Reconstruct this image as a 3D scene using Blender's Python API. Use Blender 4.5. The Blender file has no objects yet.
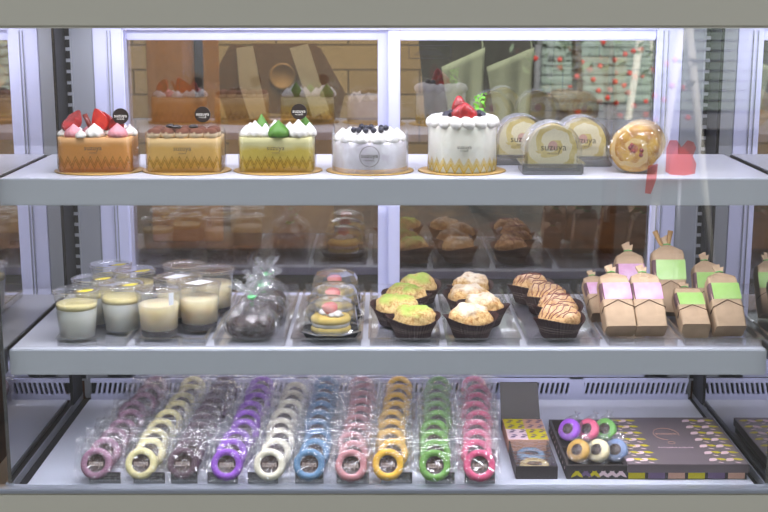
import bpy, bmesh, math, random
from math import sin, cos, pi, radians as R
from mathutils import Vector, Matrix, noise

# ------------------------------------------------------------------ camera, world, lights
scn = bpy.context.scene
col = scn.collection
PITCH, F, CY, H = R(11.6), 1250.0, -1.95, 0.778
cd = bpy.data.cameras.new('camera'); cam = bpy.data.objects.new('camera', cd); col.objects.link(cam)
cam.location = (0, CY, H); cam.rotation_euler = (pi/2 - PITCH, 0, 0)
cd.lens = F*36/768; cd.sensor_width = 36; cd.clip_start = .05
cd.dof.use_dof = True; cd.dof.focus_distance = 2.06; cd.dof.aperture_fstop = 9
scn.camera = cam
scn.view_settings.view_transform = 'Standard'; scn.view_settings.look = 'None'
scn.view_settings.gamma = 1; scn.view_settings.exposure = -0.3
scn.view_settings.use_curve_mapping = False
scn.cycles.max_bounces = 12; scn.cycles.transparent_max_bounces = 48
scn.cycles.diffuse_bounces = 4; scn.cycles.glossy_bounces = 5; scn.cycles.transmission_bounces = 6
scn.cycles.caustics_reflective = False; scn.cycles.caustics_refractive = False
scn.cycles.sample_clamp_indirect = 4; scn.cycles.use_denoising = True

w = bpy.data.worlds.new('world'); scn.world = w; w.use_nodes = True
bg = w.node_tree.nodes['Background']; bg.inputs[0].default_value = (.86, .93, 1, 1); bg.inputs[1].default_value = 1.75

def light(name, typ, loc, rot, power, color, sx=.1, sy=.1):
    d = bpy.data.lights.new(name, typ); d.energy = power; d.color = color
    if typ == 'AREA': d.shape = 'RECTANGLE'; d.size = sx; d.size_y = sy
    o = bpy.data.objects.new(name, d); col.objects.link(o); o.location = loc; o.rotation_euler = rot
    return o
COOL = (.87, .88, 1.0)
light('led_strip_header', 'AREA', (0, -.012, .748), (R(18), 0, 0), 4.7, COOL, 1.15, .02)
light('added_light_case_ceiling', 'AREA', (0, .36, .748), (R(8), 0, 0), 3.6, COOL, 1.15, .03)  # added light without a visible source, brightens the backs of the cakes
light('led_strip_upper_shelf', 'AREA', (0, -.005, .4595), (R(34), 0, 0), 6.0, COOL, 1.15, .012)
light('led_strip_middle_shelf', 'AREA', (0, -.005, .1825), (R(36), 0, 0), 4.8, COOL, 1.15, .012)
light('shop_ceiling_lamp', 'AREA', (-.2, .80, 1.70), (R(12), 0, 0), 55, (1, .86, .68), .7, .5)
sun = light('sun', 'SUN', (0, 0, 5), (R(-48), R(12), 0), 10, (1, .95, .88)); sun.data.angle = R(1)

# ------------------------------------------------------------------ helpers
def P(u, v, y=None, z=None):
    """photo point on a horizontal (z) or upright (y) plane of the place"""
    dx, dy = (u-384)/F, (256-v)/F
    d = Vector((dx, cos(PITCH)+dy*sin(PITCH), -sin(PITCH)+dy*cos(PITCH)))
    t = (y-CY)/d.y if y is not None else (z-H)/d.z
    return Vector((0, CY, H)) + d*t

MATS = {}
def lin(c): return tuple(((x/255)/12.92 if x/255 <= .04045 else ((x/255+.055)/1.055)**2.4) for x in c)
def nodes(name):
    m = bpy.data.materials.new(name); m.use_nodes = True
    nt = m.node_tree; return m, nt, nt.nodes, nt.links
def mat(name, c, rough=.5, metal=0, spec=.5, var=0, vscale=60, bump=0, bscale=80, c2=None, sss=0, emit=None, coat=0):
    if name in MATS: return MATS[name]
    m, nt, N, L = nodes(name); b = N['Principled BSDF']
    c = lin(c); b.inputs['Roughness'].default_value = rough; b.inputs['Metallic'].default_value = metal
    b.inputs['Specular IOR Level'].default_value = spec; b.inputs['Coat Weight'].default_value = coat
    if sss:
        b.inputs['Subsurface Weight'].default_value = sss; b.inputs['Subsurface Radius'].default_value = (.006,.004,.003) if sss < .5 else (.035,.032,.028); b.inputs['Subsurface Scale'].default_value = 1
    tc = N.new('ShaderNodeTexCoord')
    if var or c2:
        n = N.new('ShaderNodeTexNoise'); n.inputs['Scale'].default_value = vscale; n.inputs['Detail'].default_value = 5
        L.new(tc.outputs['Object'], n.inputs['Vector'])
        r = N.new('ShaderNodeValToRGB'); L.new(n.outputs['Fac'], r.inputs[0])
        a2 = lin(c2) if c2 else tuple(x*(1-var) for x in c)
        r.color_ramp.elements[0].position = .38; r.color_ramp.elements[1].position = .62
        r.color_ramp.elements[0].color = (*a2, 1); r.color_ramp.elements[1].color = (*c, 1)
        L.new(r.outputs[0], b.inputs['Base Color'])
    else: b.inputs['Base Color'].default_value = (*c, 1)
    if bump:
        n2 = N.new('ShaderNodeTexNoise'); n2.inputs['Scale'].default_value = bscale; n2.inputs['Detail'].default_value = 6
        L.new(tc.outputs['Object'], n2.inputs['Vector'])
        bp = N.new('ShaderNodeBump'); bp.inputs['Strength'].default_value = bump; bp.inputs['Distance'].default_value = .004
        L.new(n2.outputs['Fac'], bp.inputs['Height']); L.new(bp.outputs[0], b.inputs['Normal'])
    if emit: b.inputs['Emission Color'].default_value = (*lin(emit[0]), 1); b.inputs['Emission Strength'].default_value = emit[1]
    MATS[name] = m; return m
def clear(name, fac=.06, edge=.5, tint=(1,1,1), rough=.03, crinkle=0, cscale=60, haze=0, gcol=(1,1,1), blend=.25, coords='Object'):
    """see-through film / glass: mirror share rises from fac (face on) to edge (grazing)"""
    if name in MATS: return MATS[name]
    m, nt, N, L = nodes(name); N.remove(N['Principled BSDF']); out = N['Material Output']
    tr = N.new('ShaderNodeBsdfTransparent'); tr.inputs[0].default_value = (*tint, 1)
    gl = N.new('ShaderNodeBsdfGlossy'); gl.inputs['Roughness'].default_value = rough; gl.inputs['Color'].default_value = (*gcol, 1)
    lw = N.new('ShaderNodeLayerWeight'); lw.inputs[0].default_value = blend
    mr = N.new('ShaderNodeMapRange'); mr.inputs['To Min'].default_value = fac; mr.inputs['To Max'].default_value = edge
    L.new(lw.outputs['Facing'], mr.inputs[0])
    mx = N.new('ShaderNodeMixShader'); L.new(mr.outputs[0], mx.inputs[0]); L.new(tr.outputs[0], mx.inputs[1]); L.new(gl.outputs[0], mx.inputs[2])
    last = mx
    if haze:
        df = N.new('ShaderNodeBsdfDiffuse'); df.inputs[0].default_value = (.9,.9,.92,1)
        m2 = N.new('ShaderNodeMixShader'); m2.inputs[0].default_value = haze
        L.new(mx.outputs[0], m2.inputs[1]); L.new(df.outputs[0], m2.inputs[2]); last = m2
    if crinkle:
        tc = N.new('ShaderNodeTexCoord'); vo = N.new('ShaderNodeTexVoronoi'); vo.feature = 'F1'; vo.inputs['Scale'].default_value = cscale
        nz = N.new('ShaderNodeTexNoise'); nz.inputs['Scale'].default_value = cscale*.6; nz.inputs['Detail'].default_value = 2; nz.inputs['Distortion'].default_value = 1.2
        L.new(tc.outputs[coords], vo.inputs['Vector']); L.new(tc.outputs[coords], nz.inputs['Vector'])
        ad = N.new('ShaderNodeMath'); L.new(vo.outputs['Distance'], ad.inputs[0]); L.new(nz.outputs['Fac'], ad.inputs[1])
        bp = N.new('ShaderNodeBump'); bp.inputs['Strength'].default_value = crinkle; bp.inputs['Distance'].default_value = .01
        L.new(ad.outputs[0], bp.inputs['Height'])
        L.new(bp.outputs[0], gl.inputs['Normal']); L.new(bp.outputs[0], lw.inputs['Normal'])
    L.new(last.outputs[0], out.inputs[0]); MATS[name] = m; return m

def link(name, me, m, parent=None, loc=(0,0,0), rot=(0,0,0), smooth=True):
    o = bpy.data.objects.new(name, me); col.objects.link(o)
    if m is not None and not me.materials: me.materials.append(m)
    o.location = loc; o.rotation_euler = rot
    if parent: o.parent = parent
    if smooth:
        for p in me.polygons: p.use_smooth = True
    return o
def mesh(name, vs, fs, m=None, parent=None, loc=(0,0,0), rot=(0,0,0), smooth=True, uvs=None):
    me = bpy.data.meshes.new(name); me.from_pydata([tuple(v) for v in vs], [], fs); me.update()
    if uvs:
        ul = me.uv_layers.new(name='UVMap')
        for lp in me.loops: ul.data[lp.index].uv = uvs[lp.vertex_index]
    return link(name, me, m, parent, loc, rot, smooth)
class MB:
    def __init__(s): s.v = []; s.f = []
    def box(s, x0, x1, y0, y1, z0, z1):
        b = len(s.v)
        s.v += [(x,y,z) for z in (z0,z1) for (x,y) in ((x0,y0),(x1,y0),(x1,y1),(x0,y1))]
        s.f += [[b+i for i in q] for q in ((3,2,1,0),(4,5,6,7),(0,1,5,4),(1,2,6,5),(2,3,7,6),(3,0,4,7))]
        return s
    def hexa(s, bot, top):
        b = len(s.v); s.v += list(bot)+list(top)
        s.f += [[b+i for i in q] for q in ((3,2,1,0),(4,5,6,7),(0,1,5,4),(1,2,6,5),(2,3,7,6),(3,0,4,7))]
        return s
    def tube(s, pts, r, n=8):
        b = len(s.v); pts = [Vector(p) for p in pts]
        for i, p in enumerate(pts):
            t = (pts[min(i+1, len(pts)-1)] - pts[max(i-1, 0)]).normalized()
            a = t.orthogonal().normalized() if i == 0 else (a - t*a.dot(t)).normalized()
            c = t.cross(a); rr = r[i] if isinstance(r, (list, tuple)) else r
            s.v += [tuple(p + (a*cos(2*pi*k/n) + c*sin(2*pi*k/n))*rr) for k in range(n)]
        for i in range(len(pts)-1):
            for k in range(n):
                s.f.append([b+i*n+k, b+i*n+(k+1)%n, b+(i+1)*n+(k+1)%n, b+(i+1)*n+k])
        s.f.append([b+k for k in range(n)][::-1]); s.f.append([b+(len(pts)-1)*n+k for k in range(n)])
        return s
    def build(s, name, m, parent=None, bevel=0, smooth=False, loc=(0,0,0), rot=(0,0,0), seg=2):
        me = bpy.data.meshes.new(name); me.from_pydata([tuple(v) for v in s.v], [], s.f); me.update()
        if bevel:
            bm = bmesh.new(); bm.from_mesh(me); bmesh.ops.bevel(bm, geom=bm.edges[:], offset=bevel, segments=seg, affect='EDGES', clamp_overlap=True); bm.to_mesh(me); bm.free()
        return link(name, me, m, parent, loc, rot, smooth)
def box(name, x0, x1, y0, y1, z0, z1, m, parent=None, bevel=0, **k): return MB().box(x0,x1,y0,y1,z0,z1).build(name, m, parent, bevel, **k)
def lathe(name, prof, m, parent=None, n=48, mod=None, loc=(0,0,0), rot=(0,0,0), smooth=True, uv=False, sx=1, sy=1):
    """prof: [(r,z)...]; mod(a, i, r, z) -> (r, z)"""
    vs, fs, us = [], [], []
    k = len(prof); s = 0
    for i, (r, z) in enumerate(prof):
        if i: s += math.hypot(r-prof[i-1][0], z-prof[i-1][1])
        for j in range(n+1 if uv else n):
            a = 2*pi*j/n
            rr, zz = (mod(a, i, r, z) if mod else (r, z))
            vs.append((rr*cos(a)*sx, rr*sin(a)*sy, zz)); us.append((a*max(r, .001), s))
    n1 = n+1 if uv else n
    for i in range(k-1):
        for j in range(n):
            a, b = i*n1+j, i*n1+((j+1) if uv else (j+1) % n)
            fs.append([a, b, b+n1, a+n1])
    return mesh(name, vs, fs, m, parent, loc, rot, smooth, us if uv else None)
def thing(name, label, cat, loc=(0,0,0), rot=(0,0,0), group=None):
    o = bpy.data.objects.new(name, None); col.objects.link(o); o.location = loc; o.rotation_euler = rot
    o.empty_display_size = .02
    return tag(o, label, cat, group)
def tag(o, label, cat, group=None, kind=None):
    o['label'] = label; o['category'] = cat
    if group: o['group'] = group
    if kind: o['kind'] = kind
    return o
def struct(o): o['kind'] = 'structure'; return o
def copy_tree(o, parent=None):
    c = o.copy(); col.objects.link(c); c.parent = parent
    for ch in [x for x in col.objects if x.parent == o]: copy_tree(ch, c)
    return c
TXT = {}
def text_mesh(s, size, ext=.0002, font_spacing=1.0):
    k = (s, size, ext)
    if k not in TXT:
        cu = bpy.data.curves.new('lettering', 'FONT'); cu.body = s; cu.size = size; cu.extrude = ext
        cu.align_x = 'CENTER'; cu.align_y = 'CENTER'; cu.space_character = font_spacing; cu.resolution_u = 2
        o = bpy.data.objects.new('lettering', cu); col.objects.link(o)
        dg = bpy.context.evaluated_depsgraph_get(); me = bpy.data.meshes.new_from_object(o.evaluated_get(dg))
        bpy.data.objects.remove(o); TXT[k] = me
    return TXT[k]
def text(s, size, m, parent, loc, rot=(pi/2,0,0), name='lettering', bend=None, ext=.0002):
    me = text_mesh(s, size, ext).copy(); me.materials.clear()
    if bend:
        for v in me.vertices:
            a = v.co.x/bend; r = bend + v.co.z
            v.co = Vector((sin(a)*r, v.co.y, -bend+cos(a)*r))
    return link(name, me, m, parent, loc, rot, smooth=False)
def nz(p, s=1.0): return noise.noise(Vector(p)*s)

# ------------------------------------------------------------------ materials
M_lilac = mat('lilac white enamel', (212,213,242), .35)
M_steel = mat('brushed steel', (165,165,175), .3, .8)
M_grey = mat('grey enamel', (150,152,158), .4)
M_dark = mat('black rubber', (22,20,22), .5)
M_header = mat('olive grey enamel', (192,186,171), .5)
M_shelf = mat('white shelf laminate', (216,216,226), .32)
M_shelffront = mat('shelf front profile', (226,228,238), .35)
M_deck = mat('white deck', (205,208,222), .28)
M_rail = mat('aluminium rail', (185,188,200), .3, .6)
M_frontglass = clear('front glass', .055, .5, (.985,.99,.985), .0)
M_sideglass = clear('side glass', .42, .95, (.62,.62,.62), .0, blend=.5)
M_rearglass = clear('rear glass', .24, .6, (.78,.78,.76), .0)
M_acr = clear('clear acrylic', .08, .7, (.98,.98,.99), .03, haze=.02)
M_dome = clear('clear dome plastic', .08, .85, (.98,.98,.98), .06, haze=.045, blend=.35)
M_pet = clear('clear plastic', .07, .75, (.98,.98,.98), .05, haze=.012)
M_petw = clear('frosted cup plastic', .03, .35, (.99,.99,.99), .08, haze=.02)
M_cello = clear('crinkled cellophane', .02, .5, (.99,.99,.99), .10, crinkle=.8, cscale=70, haze=.006)
M_cellobag = clear('crinkled bag film', .05, .6, (.98,.98,.98), .12, crinkle=1, cscale=55, haze=.11)
M_cellobody = clear('clear bag body film', .04, .6, (.98,.98,.98), .12, crinkle=1, cscale=55, haze=.03)
M_kraft = mat('kraft paper', (196,166,134), .75, var=.18, vscale=30, bump=.25, bscale=70)
M_gold = mat('gold card', (205,165,90), .35, .5)
M_cream = mat('whipped cream', (226,221,214), .5)
M_pink = mat('pink cream', (212,140,148), .5)
M_matcha = mat('matcha cream', (72,122,26), .5)
M_straw = mat('strawberry red', (172,12,18), .3, c2=(124,4,10), vscale=90, bump=.4, bscale=300, coat=.3)
M_strawcut = mat('strawberry cut face', (200,48,26), .35, c2=(166,18,16), vscale=80)
M_choc = mat('dark chocolate', (38,26,24), .35)
M_chocpipe = mat('red brown biscuit stick', (110,36,26), .35)
M_ink_ = mat('printed gold ink', (120,108,60), .6)
M_inkgrey = mat('printed grey ink', (84,76,62), .6)
M_white = mat('white print', (236,230,220), .6)
M_caramel = mat('dark caramel', (40,22,14), .2)
M_black = mat('black tray plastic', (20,20,24), .25)
M_sponge = mat('sponge', (214,164,80), .8, c2=(190,132,54), vscale=90, bump=.3)
M_blue = mat('blueberry', (28,26,44), .4)

def zig_mat(name, z0s, amp, per, wd, c=(150,128,50)):
    if name in MATS: return MATS[name]
    m, nt, N, L = nodes(name); N.remove(N['Principled BSDF']); out = N['Material Output']
    tr = N.new('ShaderNodeBsdfTransparent'); tr.inputs[0].default_value = (.97,.97,.96,1)
    gl = N.new('ShaderNodeBsdfGlossy'); gl.inputs['Roughness'].default_value = .06
    lw = N.new('ShaderNodeLayerWeight'); lw.inputs[0].default_value = .25
    tc = N.new('ShaderNodeTexCoord')
    nzt = N.new('ShaderNodeTexNoise'); nzt.inputs['Scale'].default_value = 18; L.new(tc.outputs['Object'], nzt.inputs['Vector'])
    bp = N.new('ShaderNodeBump'); bp.inputs['Strength'].default_value = .5; bp.inputs['Distance'].default_value = .01
    L.new(nzt.outputs['Fac'], bp.inputs['Height']); L.new(bp.outputs[0], gl.inputs['Normal']); L.new(bp.outputs[0], lw.inputs['Normal'])
    mr = N.new('ShaderNodeMapRange'); mr.inputs['To Min'].default_value = .05; mr.inputs['To Max'].default_value = .6
    L.new(lw.outputs['Facing'], mr.inputs[0])
    mx = N.new('ShaderNodeMixShader'); L.new(mr.outputs[0], mx.inputs[0]); L.new(tr.outputs[0], mx.inputs[1]); L.new(gl.outputs[0], mx.inputs[2])
    uv = N.new('ShaderNodeUVMap'); sp = N.new('ShaderNodeSeparateXYZ'); L.new(uv.outputs[0], sp.inputs[0])
    def mth(op, a, b=None, c_=None):
        n = N.new('ShaderNodeMath'); n.operation = op
        for i, x in enumerate((a, b, c_)):
            if x is None: continue
            if isinstance(x, (int, float)): n.inputs[i].default_value = x
            else: L.new(x, n.inputs[i])
        return n.outputs[0]
    tri = mth('MULTIPLY', mth('PINGPONG', sp.outputs[0], per), amp/per)
    acc = None
    for z0, ww in z0s:
        d = mth('ABSOLUTE', mth('SUBTRACT', mth('SUBTRACT', sp.outputs[1], z0), tri))
        l = mth('LESS_THAN', d, ww*wd)
        acc = l if acc is None else mth('MAXIMUM', acc, l)
    df = N.new('ShaderNodeBsdfDiffuse'); df.inputs[0].default_value = (*lin(c), 1)
    m2 = N.new('ShaderNodeMixShader'); L.new(mth('MULTIPLY', acc, .8), m2.inputs[0]); L.new(mx.outputs[0], m2.inputs[1]); L.new(df.outputs[0], m2.inputs[2])
    L.new(m2.outputs[0], out.inputs[0]); MATS[name] = m; return m
M_zig = zig_mat('film with olive zigzag', [(.009,1),(.0145,1)], .014, .0060, .0010, (112,88,22))
M_zigold = zig_mat('film with gold zigzag', [(.004,2.6),(.0095,1.2),(.0135,1.0)], .013, .0068, .0010, (205,170,50))

# ------------------------------------------------------------------ building shell around the showcase
XL, XR = -.607, .622          # inner faces of the side glass
YB = .47                      # rear sliding doors
def tile_mat(name, c1, c2, mortar, scale, bw=.5, rh=.25):
    m, nt, N, L = nodes(name); b = N['Principled BSDF']; b.inputs['Roughness'].default_value = .75
    tc = N.new('ShaderNodeTexCoord'); mp = N.new('ShaderNodeMapping'); mp.inputs['Rotation'].default_value = (pi/2,0,0)
    L.new(tc.outputs['Object'], mp.inputs[0])
    br = N.new('ShaderNodeTexBrick'); br.inputs['Color1'].default_value = (*lin(c1),1); br.inputs['Color2'].default_value = (*lin(c2),1)
    br.inputs['Mortar'].default_value = (*lin(mortar),1); br.inputs['Scale'].default_value = scale
    br.inputs['Mortar Size'].default_value = .003; br.inputs['Brick Width'].default_value = bw; br.inputs['Row Height'].default_value = rh
    L.new(mp.outputs[0], br.inputs['Vector']); L.new(br.outputs[0], b.inputs['Base Color'])
    return m
M_tiles = tile_mat('tan block wall', (196,172,128), (184,158,112), (112,92,64), 1.0, .21, .072)
M_wood = mat('brown wood', (88,54,28), .55, c2=(58,34,18), vscale=14)
M_woodl = mat('light wood', (190,150,96), .6, c2=(160,118,70), vscale=9)
M_ochre = mat('orange ochre board', (212,142,66), .6, var=.2, vscale=8)
M_floor = mat('dark shop floor', (70,62,54), .5, var=.2, vscale=6)
M_paving = mat('street paving', (66,64,62), .8, var=.15, vscale=3)
FL = -.72
struct(box('floor', -2.2, 2.2, -2.4, 2.2, FL-.1, FL, M_floor))
struct(box('wall_back', -2.2, 2.2, 1.75, 1.85, FL, 1.9, M_tiles))
struct(box('wall_left', -1.75, -1.65, -.3, 1.75, FL, 1.9, M_woodl))
struct(box('wall_right', 1.65, 1.75, -.3, 1.75, FL, 1.9, mat('grey plaster', (150,140,136), .8)))
struct(box('ceiling', -2.2, 2.2, -1.1, 1.85, 1.9, 2.0, mat('ceiling paint', (190,185,175), .8)))  # unseen; overhang past the front wall added to shade the case from sun
# shop front wall above and beside the case
struct(box('wall_front_left', -1.75, -.75, -.06, .0, FL, 1.9, mat('dark shop front', (70,60,50), .6)))
struct(box('wall_front_right', .78, 1.75, -.06, .0, FL, 1.9, mat('dark shop front', (70,60,50), .6)))
struct(box('wall_front_top', -.75, .78, -.06, .0, 1.0, 1.9, mat('dark shop front', (70,60,50), .6)))

# ------------------------------------------------------------------ display case
case = thing('display_case', 'large glass-fronted refrigerated display case with grey header and lilac rear doors', 'display case', (0,0,FL))
def cpart(name, x0,x1,y0,y1,z0,z1,m,bevel=0,parent=None, label=None):
    o = box(name, x0,x1,y0,y1,z0,z1,m,parent or case,bevel)
    if not parent: o.location.z = -FL
    if label: o['label'] = label
    return o
cpart('header', XL-.14, XR+.14, -.085, -.02, .7365, .99, M_header, .004, label='olive grey header panel')
cpart('case_ceiling', XL-.04, XR+.04, -.02, .50, .755, .80, M_lilac)
cpart('base_panel', XL-.14, XR+.14, -.037, -.030, FL+.01, -.0085, M_header, .003, label='olive grey base panel')
cpart('base_cabinet', XL-.10, XR+.10, -.030, .48, FL, -.06, M_grey)
cpart('front_rail', XL-.14, XR+.14, -.040, -.016, -.0085, -.0005, M_rail, .0015, label='brushed metal front rail')
cpart('front_glass', XL-.13, XR+.13, -.034, -.028, -.0005, .7365, M_frontglass)
for s, X in ((-1, XL), (1, XR)):
    cpart('side_glass', min(X, X+s*.006), max(X, X+s*.006), -.026, .435, .004, .755, M_sideglass)
    cpart('side_post', min(X-s*.0005, X-s*.003), max(X-s*.0005,X-s*.003), .376, .450, .004, .755, M_dark)
    cpart('side_bottom_rail', min(X-s*.001, X+s*.012), max(X-s*.001, X+s*.012), -.02, .46, -.012, .004, M_rail)
    cpart('side_channel', min(X, X-s*.022), max(X, X-s*.022), -.02, .46, -.020, -.010, M_dark)
    cpart('corner_column', min(X-s*.004, X-s*.052), max(X-s*.004, X-s*.052), .462, .49, -.01, .755, M_grey, .002)
    # slotted shelf standard with a row of black slots
    st = cpart('shelf_standard', min(X-s*.001, X-s*.0125), max(X-s*.001, X-s*.0125), .452, .460, .03, .755, M_grey)
    sl = MB()
    for k in range(34): sl.box(-.0040, .0040, -.0012, .0005, .035+k*.0211, .035+k*.0211+.0145)
    so = sl.build('slot', M_dark, st, loc=(X-s*.0068, .452, 0)); so['kind'] = 'stuff'
deck = cpart('deck', -.586, .608, -.022, .425, -.010, 0, M_deck, .002)
# rear vent grille of slanting slots
vg = cpart('vent_grille', -.586, .608, .452, .458, -.008, .036, M_dark)
bars = MB(); n = 118
for k in range(n):
    x = -.578 + k*.01005
    if (k % 118) in (): continue
    sk = .005
    bars.hexa([(x,.444,.004),(x+.0044,.444,.004),(x+.0044,.451,.004),(x,.451,.004)], [(x+sk,.444,.029),(x+.0044+sk,.444,.029),(x+.0044+sk,.451,.029),(x+sk,.451,.029)])
bars.box(-.586,.608,.443,.4515,-.008,.0045); bars.box(-.586,.608,.443,.4515,.0285,.036)
for bx in (-.46,-.16,.1,.385): bars.box(bx-.014, bx+.014, .4425,.4515,-.008,.036)
bars.build('louvre', M_lilac, vg, smooth=False)
# rear frame and two sliding doors
fr = MB(); fr.box(XL+.05, -.497, .462,.49,.02,.755); fr.box(.520,XR-.05,.462,.49,.02,.755)
fr.box(XL+.05, XR-.05, .462, .49, .7215,.757); fr.box(XL+.05,XR-.05,.462,.49,-.01,.150)
fo = fr.build('rear_frame', M_lilac, case, .003, loc=(0,0,-FL))
def door(x0, x1, y, rx0, rx1):
    d = MB(); zb, zt = .150, .7215
    d.box(x0, x0+rx0, y, y+.018, zb, zt); d.box(x1-rx1, x1, y, y+.018, zb, zt)
    d.box(x0+rx0, x1-rx1, y, y+.018, zt-.020, zt); d.box(x0+rx0, x1-rx1, y, y+.018, zb, zb+.05)
    o = d.build('sliding_door', M_lilac, case, .002, loc=(0,0,-FL))
    box('pane', x0+rx0, x1-rx1, y+.007, y+.011, zb+.05, zt-.020, M_rearglass, o)
    return o
dl = door(-.515, .020, .490, .018, .032)
dr = door(.008, .535, .470, .023, .015)
# trackside lines on frames
for x in (-.527, -.521, .531, .54): cpart('door_track', x, x+.0015, .4595, .4618, .03, .72, M_grey)
# notice sticker on right pane
p = P(430, 52, y=.47); nt_ = thing('notice_sticker', 'small black-outlined notice sticker at top left of the right rear glass', 'sticker', (p.x, .4745, p.z))
fm = MB(); W_, H_ = .0405, .0125
fm.box(-W_,W_,-.0006,0,-H_,-H_+.001); fm.box(-W_,W_,-.0006,0,H_-.001,H_); fm.box(-W_,-W_+.001,-.0006,0,-H_,H_); fm.box(W_-.001,W_,-.0006,0,-H_,H_)
fm.build('border', M_dark, nt_)
tl = MB()
for zz, x0, x1 in ((.007,-.010,.012),(.0015,-.022,.020),(-.002,-.026,.024),(-.0055,-.030,.028)):
    x = x0; random.seed(int(zz*1e5)+9)
    while x < x1:
        l = random.uniform(.0015,.004); tl.box(x, min(x+l,x1), -.0005, 0, zz-.0007, zz+.0007); x += l+.0009
tl.build('print', M_dark, nt_)

# shelves
def shelf(z, depth, label):
    t = thing('shelf', label, 'shelf', (0, 0, z), group=None)
    box('shelf_board', XL+.004, XR-.006, .006, depth, -.016, 0, M_shelf, t, .0015)
    box('front_profile', XL+.004, XR-.006, -.012, .006, -.042, .0005, M_shelffront, t, .0015)
    box('light_strip', -.58, .60, .006, .020, -.034, -.018, mat('strip housing', (235,236,240), .4), t, .001)
    for X in (XL+.012, XR-.014):
        MB().hexa([(X-.002,.02,-.03),(X+.002,.02,-.03),(X+.002,.450,-.05),(X-.002,.450,-.05)],[(X-.002,.02,-.016),(X+.002,.02,-.016),(X+.002,.450,-.016),(X-.002,.450,-.016)]).build('bracket', M_steel, t)
    return t
S1, S2 = .503, .226
shelf(S1, .31, 'white upper display shelf holding the whole cakes')
shelf(S2, .375, 'white middle display shelf holding trays of puddings, muffins and packages')

# ------------------------------------------------------------------ whole cakes (upper shelf)
def dollop(name, r, h, m, parent, loc, ribs=0, amp=.12, twist=.8, seed=0, lean=0):
    prof = [(0,0),(.9,.02),(1,.15),(.98,.30),(.86,.46),(.66,.62),(.42,.76),(.2,.90),(.06,1.0),(0,1.02)]
    def mod(a, i, rr, z):
        t = z/h if h else 0
        k = 1 + (amp*cos(ribs*(a+twist*t)) if ribs else .05*sin(3*a+seed)+.04*sin(5*a+seed*2))
        return rr*k, z
    o = lathe(name, [(a*r, b*h) for a, b in prof], m, parent, 40 if ribs else 20, mod, loc)
    o.rotation_euler = (lean, 0, seed)
    return o
def plaque(parent, loc, r=.0128, rz=0):
    o = lathe('name_plaque', [(0,-.0015),(r,-.0015),(r,.0015),(0,.0015)], M_choc, parent, 32, loc=loc, rot=(pi/2,0,rz), smooth=False)
    o['label'] = 'round dark chocolate name plaque'
    text('suzuya', r*.62, M_white, o, (0, .0008, .0018), (0,0,0)); text('PATISSERIE', r*.2, M_white, o, (0,-r*.36,.0018), (0,0,0))
    return o
def board(parent, rx, ry, loc=(0,0,0)):
    return lathe('cake_board', [(0,0),(.97,0),(1,.0012),(.97,.0024),(0,.0024)], M_gold, parent, 72,
                 lambda a,i,r,z: (r*(1+.012*cos(36*a)), z), loc, sx=rx, sy=ry)
def rrect(w_, d_, r, n=8):
    pts = []
    for cx, cy, a0 in ((w_/2-r,d_/2-r,0),(-w_/2+r,d_/2-r,pi/2),(-w_/2+r,-d_/2+r,pi),(w_/2-r,-d_/2+r,1.5*pi)):
        for k in range(n+1):
            a = a0+k*pi/2/n; pts.append((cx+r*cos(a), cy+r*sin(a)))
    return pts
def prism(name, pts, z0, z1, m, parent, bulge=0, seed=0, nz_=6, cap=True, smooth=True):
    n = len(pts); vs, fs = [], []
    for k in range(nz_+1):
        z = z0+(z1-z0)*k/nz_
        for (x, y) in pts:
            s = 1+bulge*nz((x*40+seed, y*40, z*50))
            vs.append((x*s, y*s, z))
    for k in range(nz_):
        for j in range(n): fs.append([k*n+j, k*n+(j+1)%n, (k+1)*n+(j+1)%n, (k+1)*n+j])
    if cap: fs.append(list(range(n))[::-1]); fs.append([nz_*n+j for j in range(n)])
    o = mesh(name, vs, fs, m, parent, smooth=False)
    for p_ in o.data.polygons[:-2 if cap else None]: p_.use_smooth = smooth
    return o
def film(parent, pts, h0, h1, m, start=0, top=None):
    """standing strip of film round a cake; UV in metres"""
    n = len(pts); vs, fs, us = [], [], []; s = 0
    for j in range(n+1):
        x, y = pts[j % n]
        if j: s += math.dist(pts[j % n], pts[j-1])
        t = top(s) if top else h1
        for k in range(5):
            z = h0+(t-h0)*k/4; vs.append((x, y, z)); us.append((s+start, z))
    for j in range(n):
        for k in range(4): fs.append([j*5+k, (j+1)*5+k, (j+1)*5+k+1, j*5+k+1])
    return mesh('film_collar', vs, fs, m, parent, uvs=us)
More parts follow.
